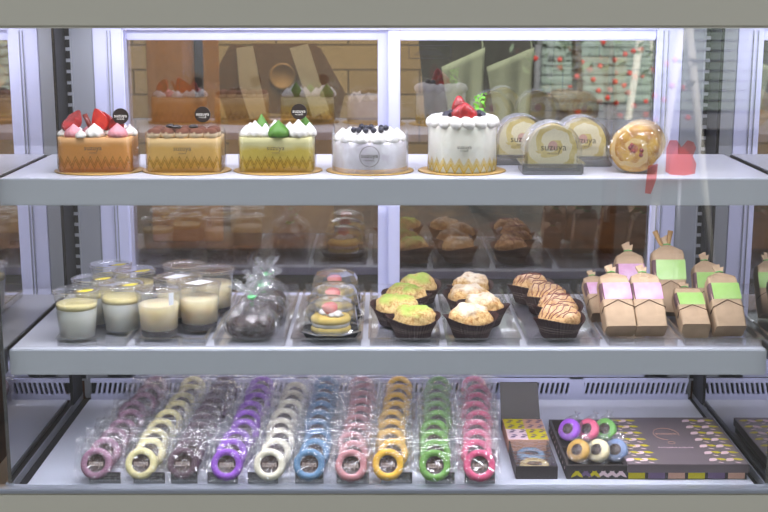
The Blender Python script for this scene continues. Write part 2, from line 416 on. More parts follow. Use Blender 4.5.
def layer_mat(name, bottom, mid, top, z1, z2):
    """real layers of the cake by height"""
    m, nt, N, L = nodes(name); b = N['Principled BSDF']; b.inputs['Roughness'].default_value = .6
    tc = N.new('ShaderNodeTexCoord'); sp = N.new('ShaderNodeSeparateXYZ'); L.new(tc.outputs['Object'], sp.inputs[0])
    n_ = N.new('ShaderNodeTexNoise'); n_.inputs['Scale'].default_value = 28; n_.inputs['Detail'].default_value = 4; L.new(tc.outputs['Object'], n_.inputs[0])
    ma = N.new('ShaderNodeMath'); ma.operation = 'MULTIPLY_ADD'; L.new(n_.outputs[0], ma.inputs[0]); ma.inputs[1].default_value = .018; L.new(sp.outputs[2], ma.inputs[2])
    r = N.new('ShaderNodeValToRGB'); mr = N.new('ShaderNodeMapRange'); mr.inputs['From Max'].default_value = .08
    L.new(ma.outputs[0], mr.inputs[0]); L.new(mr.outputs[0], r.inputs[0])
    e = r.color_ramp.elements; e[0].position = 0; e[0].color = (*lin(bottom),1); e[1].position = min(.99,(z2+.009)/.08+.1); e[1].color = (*lin(top),1)
    x = e.new((z1+.009)/.08); x.color = (*lin(bottom),1); x = e.new((z1+.009)/.08+.10); x.color = (*lin(mid),1); x = e.new(min(.98,(z2+.009)/.08)); x.color = (*lin(mid),1)
    L.new(r.outputs[0], b.inputs['Base Color']); return m
def rect_cake(u, label, layers, hgt=.058):
    x = P(u, 168, y=.045).x
    t = thing('rectangular_cake', label, 'cake', (x, .085, S1))
    board(t, .073, .062)
    prism('cake_body', rrect(.118, .078, .012), .0026, hgt, layers, t, .006)
    film(t, rrect(.1225, .083, .013), .0026, hgt+.010, M_zig)
    tx = text('suzuya', .0108, M_inkgrey, t, (0, -.0419, hgt-.016)); tx.name = 'printed_lettering'
    text('patisserie', .0032, M_inkgrey, t, (0, -.0419, hgt-.0235), name='printed_lettering')
    return t
# 1 strawberry
c1 = rect_cake(94, 'orange rectangular cake with strawberries and pink cream, leftmost on upper shelf', layer_mat('cake layers orange', (206,124,36), (216,146,66), (228,172,112), .020, .044))
random.seed(3)
for (x, y, r, h, m, rb) in ((-.034,-.022,.0145,.021,M_pink,12),(-.020,-.034,.009,.013,M_cream,0),(.0,-.024,.0155,.022,M_cream,7),(.037,-.024,.0155,.022,M_pink,12),(-.052,-.008,.012,.014,M_cream,0),(.052,.0,.013,.018,M_cream,0),(.018,.004,.012,.015,M_cream,0),(-.018,.01,.013,.015,M_pink,10),(-.04,.02,.013,.015,M_cream,0),(.035,.024,.014,.018,M_cream,0),(.0,.026,.013,.016,M_cream,0)):
    dollop('cream_dollop', r, h, m, c1, (x,y,.058), rb, .10, .9, seed=x*90)
def berry_slice(parent, loc, rot, w_=.011, h_=.026, m=M_strawcut):
    n = 20; vs, fs = [], []
    for s in (-1, 1):
        for k in range(n):
            a = 2*pi*k/n; rr = 1-.25*sin(a)
            x = w_*cos(a)*rr*(1-.35*max(0,sin(a))); z = h_*.5*sin(a); vs.append((x, s*.003, z))
    fs = [list(range(n)), list(range(n,2*n))[::-1]]+[[k,(k+1)%n,n+(k+1)%n,n+k] for k in range(n)]
    o = mesh('strawberry_slice', vs, [f[::-1] for f in fs], m, parent, loc, rot, smooth=False)
    return o
berry_slice(c1, (-.036,-.004,.084), (-.2,.5,.3), .012, .034, M_straw); berry_slice(c1, (-.043,-.010,.078), (-.2,.7,.5), .010, .03, M_straw)
berry_slice(c1, (.004,-.004,.084), (-.15,-.35,-.2), .013, .038); berry_slice(c1, (.012,.002,.082), (-.15,-.5,-.2), .012, .034, M_straw)
berry_slice(c1, (.032,-.004,.078), (0,.2,0), .012, .03, M_straw)
MB().tube([(-.006,-.014,.066),(-.018,-.010,.093)], [.004,.0042], 12).build('biscuit_stick', M_chocpipe, c1, smooth=True)
plaque(c1, (.040,-.010,.090))
# 2 tiramisu
c2 = rect_cake(183, 'golden rectangular cake topped with cocoa-dusted cream mounds, second from left', layer_mat('cake layers golden', (206,152,42), (218,172,88), (222,186,126), .020, .040), .057)
def cocoa_mat():
    m, nt, N, L = nodes('cream dusted with cocoa'); b = N['Principled BSDF']; b.inputs['Roughness'].default_value = .8
    tc = N.new('ShaderNodeTexCoord'); sp = N.new('ShaderNodeSeparateXYZ'); L.new(tc.outputs['Object'], sp.inputs[0])
    n_ = N.new('ShaderNodeTexNoise'); n_.inputs['Scale'].default_value = 220; L.new(tc.outputs['Object'], n_.inputs[0])
    ma = N.new('ShaderNodeMath'); ma.operation = 'MULTIPLY_ADD'; L.new(n_.outputs[0], ma.inputs[0]); ma.inputs[1].default_value = .008; L.new(sp.outputs[2], ma.inputs[2])
    r = N.new('ShaderNodeValToRGB'); mr = N.new('ShaderNodeMapRange'); mr.inputs['From Max'].default_value = .02; L.new(ma.outputs[0], mr.inputs[0]); L.new(mr.outputs[0], r.inputs[0])
    r.color_ramp.elements[0].position = .52; r.color_ramp.elements[1].position = .66
    r.color_ramp.elements[0].color = (*lin((220,196,160)),1); r.color_ramp.elements[1].color = (*lin((96,52,30)),1)
    L.new(r.outputs[0], b.inputs['Base Color']); return m
M_cocoa = cocoa_mat()
for j, y in enumerate((-.028, -.008, .013)):
    for k in range(5):
        lathe('cream_mound', [(0,0),(.0105,.0),(.0125,.004),(.0122,.009),(.009,.0135),(.004,.0155),(0,.016)], M_cocoa, c2, 20, lambda a,i,r,z: (r*(1+.05*sin(3*a+k)), z), (-.046+k*.0225+.003*(j%2), y, .057))
for (x,y) in ((-.010,-.030),(-.022,-.014),(.016,-.022)):
    lathe('nut', [(0,0),(.005,.0015),(.0055,.0035),(.003,.006),(0,.0068)], M_choc, c2, 14, None, (x,y,.0715), sx=1.5)
plaque(c2, (.030,-.012,.093))
# 3 matcha
c3 = rect_cake(276, 'yellow-green rectangular cake with matcha cream swirl, third from left', layer_mat('cake layers yellow green', (200,160,30), (200,176,70), (214,206,150), .020, .038), .058)
for (x,y,r,h,m,rb) in ((-.048,-.020,.012,.019,M_cream,0),(-.034,-.022,.0145,.026,M_cream,8),(-.017,-.024,.011,.022,M_cream,0),(.004,-.026,.0175,.027,M_matcha,14),(.036,-.024,.0165,.028,M_cream,8),(.053,-.010,.012,.022,M_cream,0),(.020,.0,.013,.022,M_cream,0),(-.026,.004,.013,.034,M_matcha,12),(-.005,.012,.013,.024,M_cream,0),(.044,.014,.015,.030,M_matcha,12),(-.045,.012,.014,.020,M_cream,0)):
    dollop('cream_dollop', r, h, m, c3, (x,y,.058), rb, .09, 1.2, seed=x*70)
plaque(c3, (.036,-.006,.097))
# 4 round blueberry cake with crown-cut film
def circ(r, n=96): return [(r*cos(2*pi*k/n-pi/2), r*sin(2*pi*k/n-pi/2)) for k in range(n)]
c4 = thing('round_cake', 'round white cake in a crown-cut clear collar topped with blueberries', 'cake', (P(370,165,y=.085).x, .085, S1))
board(c4, .072, .066)
M_lav = mat('lavender white cream', (226,222,224), .5, c2=(206,196,206), vscale=45)
lathe('cake_body', [(0,.0026),(.059,.0026),(.0605,.006),(.060,.048),(.056,.052),(0,.052)], M_lav, c4, 64)
lathe('sponge_base', [(.0606,.003),(.0611,.004),(.0611,.009),(.0606,.0095)], M_sponge, c4, 64)
per = 2*pi*.0625/12
crown = film(c4, circ(.0625,144), .0026, .06, clear('clear crown film', .08, .6, (.95,.95,.96), .06, haze=.22, crinkle=.2, cscale=25), 0, lambda s: .047+.022*(1-abs(2*((s/per)%1)-1))**.8)
for k in range(12):
    a = 2*pi*k/12+pi/12
    dollop('cream_dollop', .0145, .019, M_cream, c4, (.046*cos(a), .046*sin(a), .050), 7, .06, 1, seed=k)
random.seed(8)
for k in range(11):
    a = random.uniform(0,2*pi); r = random.uniform(.0,.026); 
    if k < 6: a = -pi/2+(k-2.5)*.45; r = .036
    o = lathe('blueberry', [(0,-.005),(.0035,-.0036),(.005,0),(.0036,.0035),(.0018,.0046),(.0010,.0038),(0,.0038)], M_blue, c4, 14, None, (r*cos(a)*.8, r*sin(a)*.7, .069+random.uniform(-.002,.004)), (random.uniform(-.8,.8),random.uniform(-.8,.8),0))
lathe('cream_top', [(0,.05),(.036,.05),(.038,.055),(.03,.063),(0,.066)], M_cream, c4, 32, lambda a,i,r,z:(r*(1+.05*sin(9*a)),z))
ring = [(.0165*cos(2*pi*k/40), .0165*sin(2*pi*k/40)) for k in range(41)]
MB().tube([((x)*.95, -math.sqrt(.0632**2-(x*.95)**2), .031+z*1.0) for x, z in ring], .0004, 5).build('printed_ring', M_inkgrey, c4)
text('suzuya', .0105, M_inkgrey, c4, (0,-.0634,.032), name='printed_lettering', bend=.0634); text('PATISSERIE', .003, M_inkgrey, c4, (0,-.0634,.0245), name='printed_lettering', bend=.0634)
# 5 tall strawberry shortcake
c5 = thing('round_cake', 'tall round white cream cake crowned with strawberries and a gold zigzag band', 'cake', (P(462,165,y=.085).x, .085, S1))
board(c5, .072, .066)
M_ivory = mat('ivory cream', (240,236,222), .5, sss=.1)
lathe('cake_body', [(0,.0026),(.0545,.0026),(.0555,.006),(.0555,.074),(.053,.078),(0,.079)], M_ivory, c5, 64)
film(c5, circ(.0565,128), .0026, .077, M_zigold)
for k in range(16):
    a = 2*pi*k/16+.1
    o = lathe('cream_shell', [(0,-.009),(.008,-.0075),(.0135,-.002),(.0135,.004),(.009,.009),(0,.011)], M_cream, c5, 22, lambda a_,i,r,z:(r*(1+.07*cos(6*a_+z*200)),z), (.047*cos(a), .047*sin(a), .081), (.25*sin(k),.35,a+.6), sx=1.05, sy=.85)
lathe('cream_top', [(0,.078),(.036,.078),(.038,.083),(0,.085)], M_cream, c5, 32)
def strawberry(parent, loc, rot, s=1, cut=False):
    o = lathe('strawberry', [(0,0),(.009,.001),(.0115,.005),(.0105,.011),(.0075,.018),(.004,.0235),(0,.0255)], M_straw, parent, 20, None, loc, rot, sx=1, sy=.8)
    o.scale = (s,)*3; return o
strawberry(c5, (-.006,-.012,.096), (0,-.05,0), 1.1)
strawberry(c5, (-.011,-.030,.086), (.25,.45,.2), 1.2); strawberry(c5, (-.001,-.032,.086), (.3,.05,0), 1.1); strawberry(c5, (.011,-.030,.086), (.25,-.35,-.3), 1.2)
strawberry(c5, (.016,-.016,.087), (.1,-.5,0), .9); strawberry(c5, (.0,.004,.088), (-.2,.1,0), 1)
for (x,y) in ((-.028,-.024),(.030,-.024),(-.018,.01),(.027,.006)):
    lathe('blueberry', [(0,-.0065),(.0045,-.0047),(.0065,0),(.0047,.0045),(.0022,.0062),(.0012,.005),(0,.005)], M_blue, c5, 16, None, (x,y,.093), (.8,.3,0))
M_leaf = mat('fresh green herb', (110,190,40), .5)
lf = MB(); random.seed(5)
for k in range(26):
    q = Vector((.026+random.uniform(-.006,.012), .012+random.uniform(-.006,.006), .092+k*.0013)); a = random.uniform(0,6.28); r = random.uniform(.0025,.0045)
    dx, dz = r*cos(a), r*sin(a); b = len(lf.v)
    lf.v += [q+Vector((dx,.0,dz)), q+Vector((-dz*.5,.001,dx*.5)), q-Vector((dx,0,dz)), q+Vector((dz*.5,-.001,-dx*.5))]; lf.f.append([b,b+1,b+2,b+3])
lf.tube([(.024,.012,.086),(.027,.012,.105),(.031,.012,.124)], .0006, 5); lf.build('herb_sprig', M_leaf, c5)
text('suzuya', .0088, M_inkgrey, c5, (0,-.0572,.045), name='printed_lettering', bend=.0572); text('PATISSERIE', .0028, M_inkgrey, c5, (0,-.0572,.039), name='printed_lettering', bend=.0572)

# arched clear boxes with roll cake
def arch_pts(w_, h_, n=28, inset=0):
    w2 = w_/2-inset; hh = h_-inset; z0 = inset
    pts = [(-w2, z0)]
    for k in range(n+1):
        a = pi-pi*k/n; pts.append((w2*cos(a), z0+(hh-z0)*.42+(hh-z0)*.58*sin(a)))
    pts.append((w2, z0)); return pts
def extrude_xz(name, pts, y0, y1, m, parent, smooth=True, cap=True):
    n = len(pts); vs = [(x,y0,z) for x,z in pts]+[(x,y1,z) for x,z in pts]
    fs = [[k,n+k,n+(k+1)%n,(k+1)%n] for k in range(n)]
    if cap: fs += [list(range(n)), list(range(n,2*n))[::-1]]
    o = mesh(name, vs, fs, m, parent, smooth=False)
    if smooth:
        for p_ in o.data.polygons[:n]: p_.use_smooth = True
    return o
def swirl_mat(name, c1_, c2_, cc, scale, band=.5, core=(196,132,128)):
    """rolled sponge and cream spiral round the local Y axis"""
    m, nt, N, L = nodes(name); b = N['Principled BSDF']; b.inputs['Roughness'].default_value = .7
    tc = N.new('ShaderNodeTexCoord'); sp = N.new('ShaderNodeSeparateXYZ')
    nn = N.new('ShaderNodeTexNoise'); nn.inputs['Scale'].default_value = 60; nn.inputs['Detail'].default_value = 4
    L.new(tc.outputs['Object'], nn.inputs[0]); L.new(tc.outputs['Object'], sp.inputs[0])
    def mth(op, a, b_=None):
        n_ = N.new('ShaderNodeMath'); n_.operation = op
        for i, x in enumerate((a, b_)):
            if x is None: continue
            if isinstance(x, (int, float)): n_.inputs[i].default_value = x
            else: L.new(x, n_.inputs[i])
        return n_.outputs[0]
    rad = mth('SQRT', mth('ADD', mth('POWER', sp.outputs[0], 2), mth('POWER', sp.outputs[2], 2)))
    ang = mth('DIVIDE', mth('ARCTAN2', sp.outputs[2], sp.outputs[0]), 2*pi)
    t = mth('FRACT', mth('ADD', mth('ADD', mth('MULTIPLY', rad, scale), ang), mth('MULTIPLY', nn.outputs[0], .8)))
    lt = mth('LESS_THAN', t, band)
    r = N.new('ShaderNodeValToRGB'); L.new(nn.outputs[0], r.inputs[0]); r.color_ramp.elements[0].position=.4; r.color_ramp.elements[1].position=.6
    r.color_ramp.elements[0].color = (*lin(c2_),1); r.color_ramp.elements[1].color = (*lin(c1_),1)
    mx = N.new('ShaderNodeMix'); mx.data_type = 'RGBA'; L.new(lt, mx.inputs[0]); L.new(r.outputs[0], mx.inputs[6]); mx.inputs[7].default_value = (*lin(cc),1)
    mc = N.new('ShaderNodeMix'); mc.data_type = 'RGBA'; L.new(mth('LESS_THAN', rad, .0075), mc.inputs[0]); L.new(mx.outputs[2], mc.inputs[6]); mc.inputs[7].default_value = (*lin(core),1)
    L.new(mc.outputs[2], b.inputs['Base Color']); return m
M_swirlw = swirl_mat('cream roll swirl', (222,204,140), (206,184,110), (232,222,186), 40, .6, (206,164,150))
M_lilacfilm = clear('lilac glossy rim film', .12, .7, (.86,.84,.97), .06, haze=.22)
def arch_box():
    t = thing('arched_cake_box', '', 'cake box')
    W, Hh, D = .092, .080, .062
    box('base_tray', -W/2-.003, W/2+.003, -.003, D+.003, 0, .017, clear('smoky base tray', .10, .6, (.42,.40,.36), .08, haze=.12), t, .002)
    box('tray_rim', -W/2-.006, W/2+.006, -.006, D+.006, .0165, .019, M_pet, t, .0008)
    # the hood: outer wall band plus clear faces
    pts = arch_pts(W, Hh)
    o = extrude_xz('hood', pts, 0, D, M_pet, t); o.location.z = .003
    band = [(x*1.004, z*1.004) for x, z in pts[1:-1]]
    n = len(band); vs = [(x,.001,z+.003) for x,z in band]+[(x,D-.001,z+.003) for x,z in band]
    mesh('rim_band', vs, [[k,n+k,n+k+1,k+1] for k in range(n-1)], M_lilacfilm, t)
    # roll cake slice standing inside
    rc = [(x*.84, z*.86+.004) for x,z in arch_pts(W, Hh)]
    s = extrude_xz('roll_cake', [(x, z-.040) for x,z in rc], .008, D-.008, M_swirlw, t); s.location = (0,0,.046)
    text('suzuya', .0155, M_inkgrey, t, (0,-.0012,.044), name='printed_lettering'); text('PATISSERIE', .004, M_inkgrey, t, (0,-.0012,.034), name='printed_lettering')
    return t
ab = arch_box()
locs = [(553, .035, 'arched clear box of cream roll cake, the front one of three'), (522, .155, 'arched clear box of roll cake, behind the front box on its left'), (583, .135, 'arched clear box of roll cake, behind the front box on its right')]
for i, (u, y, lb) in enumerate(locs):
    o = ab if i == 0 else copy_tree(ab)
    o.location = (P(u, 165, y=y).x, y, S1); o['label'] = lb; o['group'] = 'arched roll cake boxes'
# wrapped roll cake
rl = thing('wrapped_roll_cake', 'yellow-brown roll cake in clear wrap, right of the arched boxes', 'cake', (P(634,150,y=.04).x, .045, S1), (0,0,R(-18)))
M_swirlb = swirl_mat('brown roll swirl', (214,170,80), (176,122,44), (216,184,124), 38, .30, (180,112,84))
prof = [(0,0),(.034,.0),(.0395,.004),(.0405,.010),(.0405,.120),(.037,.125),(0,.125)]
def roll(name, prof, m, s, seed):
    return lathe(name, [(r*s, z) for r, z in prof], m, rl, 48, lambda a,i,r,z: (r*(1+.03*nz((cos(a)*2,sin(a)*2,seed)))*(1-.06*max(0,-sin(a))), z), (0,0,.0405), (-pi/2,0,0))
body = roll('roll_cake', prof, None, .97, 1)
# bake rotation so that the swirl runs round local Y
body.data.transform(Matrix.Rotation(-pi/2,4,'X')); body.rotation_euler = (0,0,0); body.data.materials.append(M_swirlb)
wp = roll('wrap', [(0,-.003),(.03,-.004),(.0425,.002),(.0425,.060),(.0425,.128),(.03,.134),(.012,.146),(.010,.152),(.022,.170)], M_cello, 1.0, 1)
for k in range(5):
    a = k*1.7
    lathe('jam_spot', [(0,-.0012),(.003,-.0008),(.0035,0),(0,.0012)], mat('raspberry jam', (150,60,60), .3), rl, 10, None, (.003+.010*cos(a*1.3), -.0005, .0385+.008*sin(a)), (pi/2,0,0))

# ------------------------------------------------------------------ middle shelf: acrylic trays
def tray(x0, x1, y0, y1, label):
    """open clear tray with thin walls"""
    cx = (x0+x1)/2; t = thing('acrylic_tray', label, 'tray', (cx, y0, S2+.0006), group='clear trays on the middle shelf')
    w2 = (x1-x0)/2; d = y1-y0; h_ = .013; th = .0022
    b = MB(); b.box(-w2,w2,0,d,0,th); b.box(-w2,w2,0,th,th,h_); b.box(-w2,w2,d-th,d,th,h_+.012); b.box(-w2,-w2+th,th,d-th,th,h_); b.box(w2-th,w2,th,d-th,th,h_)
    b.build('tray_body', M_acr, t)
    r = MB(); r.box(-w2-.003,w2+.003,-.003,.0,h_-.001,h_+.001); r.box(-w2-.003,-w2,0,d,h_-.001,h_+.001); r.box(w2,w2+.003,0,d,h_-.001,h_+.001)
    r.build('tray_rim', M_acr, t)
    return t
def X_at(u, v, z): return P(u, v, z=z).x
edges = [(57,129,'holding white lemon puddings'),(134,208,'holding caramel puddings'),(213,287,'holding bagged brownies'),(291,363,'holding domed pancakes'),(368,441,'holding green-dusted muffins'),(445,521,'holding sugared muffins'),(525,601,'holding drizzled muffins'),(606,678,'holding pink-labelled paper packages'),(682,762,'holding green-labelled paper packages')]
TR = []
for a, b, lb in edges:
    TR.append(tray(X_at(a,345,S2)+.003, X_at(b,345,S2)-.003, .008, .355, 'clear acrylic tray ' + lb))
TZ = S2+.0032

# puddings
def pudding(white):
    t = thing('pudding_cup', '', 'pudding')
    cup = [(0,.0012),(.0275,.0012),(.0295,.0030),(.0345,.060),(.0362,.074),(.0375,.0745),(.0375,.0785),(.0362,.0785),(.0360,.0755),(.0338,.060),(.0288,.0040),(0,.0030)]
    lathe('cup', cup, M_petw, t, 48)
    if white:
        lathe('milk_pudding', [(0,.0040),(.0280,.0045),(.0325,.050),(.031,.0515),(0,.0515)], mat('milk pudding', (255,249,228), .35, sss=.85), t, 40)
        lathe('lemon_jelly', [(0,.0517),(.0326,.0517),(.0331,.0595),(.030,.0605),(0,.0600)], mat('lemon jelly', (255,238,170), .2), t, 40)
    else:
        lathe('caramel_sauce', [(0,.0040),(.0283,.0045),(.0296,.0150),(0,.0150)], M_caramel, t, 40)
        lathe('custard', [(0,.0151),(.0297,.0152),(.0327,.056),(.031,.0575),(0,.0575)], mat('custard', (250,226,184), .35, sss=.7), t, 40)
    lathe('lid', [(.0340,.0757),(.0368,.0790),(.0385,.0790),(.0388,.0812),(.0360,.0825),(.0335,.0800),(0,.0803)], M_pet, t, 48)
    return t
pw, pc = pudding(True), pudding(False)
cups = [('w',76,291,'front left white lemon pudding, yellow leaf sticker, outermost of the cups'),('w',121,285,'white lemon pudding with bright yellow sticker, beside the front caramel cup'),
        ('w',94,279,'white lemon pudding directly behind the two front white cups'),('w',134,271,'back right cup of the white lemon puddings'),('w',110.5,265,'rearmost white lemon pudding at the back of its tray'),
        ('c',158,290,'caramel custard cup at the front, dark caramel base'),('c',198.5,284,'caramel custard cup with white sticker across its lid, front right'),
        ('c',176,278,'caramel custard cup half hidden between the two front ones'),('c',184,265.5,'rearmost caramel custard cup at the back of its tray'),('c',213,270,'caramel custard cup furthest right, behind the stickered one')]
used = set(); M_stk = mat('yellow leaf sticker', (216,196,50), .4); M_stk2 = mat('brown sticker edge', (84,64,40), .5); M_stw = mat('white sticker', (240,240,244), .35)
for i, (k, u, v, lb) in enumerate(cups):
    src = pw if k == 'w' else pc
    o = src if k not in used else copy_tree(src); used.add(k)
    q = P(u, v, z=TZ+.079); o.location = (q.x, q.y, TZ); o['label'] = lb; o['group'] = 'white lemon puddings' if k == 'w' else 'caramel custard puddings'
    o.name = 'pudding_cup'
for o in [x for x in col.objects if x.name.startswith('pudding_cup')]:
    lb = o['label']; wht = 'white lemon' in lb
    if wht:
        s = mesh('leaf_sticker', [(-.006+.0, -.005,0),(.010,-.007,0),(.020,-.001,0),(.022,.005,0),(.008,.006,0),(-.004,.001,0)], [[0,1,2,3,4,5]], M_stk, o, (.010,-.014,.0822), (.08,0,.35), smooth=False)
        mesh('sticker_edge', [(-.012,-.004,0),(-.006,-.006,0),(-.004,.001,0),(-.010,.001,0)], [[0,1,2,3]], M_stk2, o, (.010,-.014,.0821), (.08,0,.35), smooth=False)
        mesh('sticker_edge', [(.020,-.001,0),(.027,.003,0),(.026,.008,0),(.022,.005,0)], [[0,1,2,3]], M_stk2, o, (.010,-.014,.0821), (.08,0,.35), smooth=False)
    elif 'white sticker' in lb or 'between' in lb or 'front, dark' in lb:
        vs = []; 
        for k in range(5):
            a = -pi/2+.75+ (k-2)*.06; 
            vs += [(.0392*cos(a),.0392*sin(a),.081),(.0378*cos(a),.0378*sin(a),.060)]
        if 'front, dark' in lb: mesh('seal_sticker', vs, [[2*k,2*k+1,2*k+3,2*k+2] for k in range(4)], M_stw, o, smooth=False)
        else: mesh('seal_sticker', [(-.022,-.016,0),(.004,-.024,0),(.026,.002,0),(.0,.014,0)], [[0,1,2,3]], M_stw, o, (.0,.0,.0832), (.0,0,0), smooth=False)

# bagged brownies
def brownie_bag():
    t = thing('bagged_brownie', '', 'brownie')
    M_br = mat('dark brownie', (58,32,28), .8, c2=(36,22,22), vscale=120, bump=.6, bscale=120)
    lathe('brownie', [(0,.003),(.033,.003),(.040,.010),(.041,.022),(.036,.030),(.020,.035),(0,.036)], M_br, t, 32, lambda a,i,r,z:(r*(1+.06*nz((cos(a)*1.5,sin(a)*1.5,z*30))),z), sy=.8)
    # bag body
    def mod(a,i,r,z): 
        k = 1+.10*nz((cos(a)*2.2, sin(a)*2.2, z*26))+.05*nz((cos(a)*7, sin(a)*7, z*60)); return r*k, z
    prof = [(0,.001),(.034,.001),(.044,.008),(.0465,.018),(.045,.030),(.040,.041),(.031,.050),(.019,.058),(.008,.064),(.005,.068)]
    lathe('bag', prof, M_cellobody, t, 64, mod, sy=.85, smooth=False)
    # fan of gathered film above the tie
    vs, fs = [], []; n = 44
    for ring_, (rr, zz) in enumerate(((.005,.068),(.014,.076),(.024,.085),(.031,.092))):
        for j in range(n):
            a = 2*pi*j/n; w_ = 1+.35*cos(7*a+ring_*.3)*(ring_/3)
            vs.append((rr*w_*cos(a), .5*rr*w_*sin(a), zz+(.006*sin(5*a)*ring_/3)))
    for r_ in range(3):
        for j in range(n): fs.append([r_*n+j, r_*n+(j+1)%n, (r_+1)*n+(j+1)%n, (r_+1)*n+j])
    mesh('bag_top', vs, fs, M_cellobag, t, smooth=False)
    lathe('green_tie', [(.0045,.064),(.0062,.0655),(.0066,.0675),(.0062,.0695),(.0045,.071)], mat('green wire tie', (120,214,140), .5), t, 20)
    t2 = MB().tube([(.0,-.006,.0675),(.006,-.010,.069),(.010,-.009,.073)], .0012, 6).build('tie_end', MATS['green wire tie'], t)
    return t
bb = brownie_bag()
for i, (u, v, y, lb) in enumerate(((252,330,.058,'dark brownie in gathered clear bag, front of the row of three'),(262,308,.145,'dark brownie in gathered clear bag, middle of the row of three'),(267,294,.235,'dark brownie in gathered clear bag, back of the row of three'))):
    o = bb if i == 0 else copy_tree(bb)
    o.location = (P(u, v, y=y).x, y, TZ); o.rotation_euler = (0,0,i*.6); o['label'] = lb; o['group'] = 'bagged brownies'

# domed pancakes
def domed():
    t = thing('domed_dessert', '', 'dessert')
    b = lathe('black_base', [(0,.001),(.040,.001),(.042,.003),(.046,.010),(.050,.0105),(.050,.0120),(.045,.0118),(.041,.0065),(0,.006)], M_black, t, 8, None, (0,0,0), (0,0,pi/8), smooth=False)
    rb = MB()
    for k in range(-9,10):
        x = k*.0042; w_ = math.sqrt(max(0,.038**2-x*x)); rb.box(x-.0008,x+.0008,-w_,w_,.0058,.0076)
    rb.build('base_ribs', M_black, b, rot=(0,0,-pi/8+.0))
    lathe('dome', [(.0475,.012),(.0455,.016),(.0400,.045),(.034,.054),(.020,.0595),(0,.0610)], M_dome, t, 8, None, (0,0,0), (0,0,pi/8), smooth=False)
    lathe('dome_flange', [(.0475,.0122),(.053,.0122),(.053,.0135),(.0475,.0135)], M_dome, t, 8, None, (0,0,0), (0,0,pi/8), smooth=False)
    M_pan = mat('yellow pancake', (232,204,112), .7, c2=(218,184,88), vscale=70)
    for z in (.0078,.0215): lathe('pancake', [(0,z),(.027,z),(.0305,z+.003),(.031,z+.0065),(.028,z+.0105),(.02,z+.012),(0,z+.0125)], M_pan, t, 40)
    lathe('cream_filling', [(0,.017),(.0285,.017),(.0292,.0205),(.0285,.0235),(0,.0235)], M_cream, t, 32)
    dollop('cream_dollop', .012, .010, M_cream, t, (.007,-.010,.0335), 6, .15)
    dollop('cream_dollop', .012, .010, M_cream, t, (-.006,.004,.0335), 6, .15)
    o = lathe('strawberry', [(0,0),(.008,.001),(.0105,.006),(.0095,.013),(.006,.021),(0,.026)], mat('glazed pink strawberry', (226,92,84), .2, c2=(236,150,140), vscale=60), t, 20, None, (.008,-.006,.0420), (.25,-1.25,.25), sy=.75)
    return t
dd = domed()
for i, (u, v, y, lb) in enumerate(((331,330,.060,'clear domed dessert, yellow pancakes with strawberry, front of the three'),(334,308,.165,'clear domed dessert of yellow pancakes, middle of the three'),(335.5,288,.270,'clear domed dessert of yellow pancakes, back of the three'))):
    o = dd if i == 0 else copy_tree(dd)
    o.location = (P(u, v, y=y).x, y, TZ); o['label'] = lb; o['group'] = 'domed pancake desserts'; o.scale = (1.08, 1.0, 1.12)

# muffins
def paper_mat():
    m, nt, N, L = nodes('dark brown muffin paper'); b = N['Principled BSDF']; b.inputs['Roughness'].default_value = .45
    uv = N.new('ShaderNodeUVMap'); sp = N.new('ShaderNodeSeparateXYZ'); L.new(uv.outputs[0], sp.inputs[0])
    def mth(op, a, b_=None):
        n_ = N.new('ShaderNodeMath'); n_.operation = op
        for i, x in enumerate((a, b_)):
            if x is None: continue
            if isinstance(x, (int, float)): n_.inputs[i].default_value = x
            else: L.new(x, n_.inputs[i])
        return n_.outputs[0]
    dash = mth('LESS_THAN', mth('FRACT', mth('MULTIPLY', sp.outputs[0], 330)), .55)
    l1 = mth('LESS_THAN', mth('ABSOLUTE', mth('SUBTRACT', sp.outputs[1], .0445)), .0006)
    l2 = mth('LESS_THAN', mth('ABSOLUTE', mth('SUBTRACT', sp.outputs[1], .0525)), .0006)
    l3 = mth('MULTIPLY', mth('LESS_THAN', mth('ABSOLUTE', mth('SUBTRACT', sp.outputs[1], .0485)), .0012), mth('LESS_THAN', mth('FRACT', mth('MULTIPLY', sp.outputs[0], 510)), .5))
    f = mth('MULTIPLY', mth('MAXIMUM', mth('MULTIPLY', mth('MAXIMUM', l1, l2), dash), l3), .55)
    mx = N.new('ShaderNodeMix'); mx.data_type = 'RGBA'; L.new(f, mx.inputs[0]); mx.inputs[6].default_value = (*lin((58,34,32)),1); mx.inputs[7].default_value = (*lin((190,176,160)),1)
    L.new(mx.outputs[2], b.inputs['Base Color']); return m
M_paper = paper_mat()
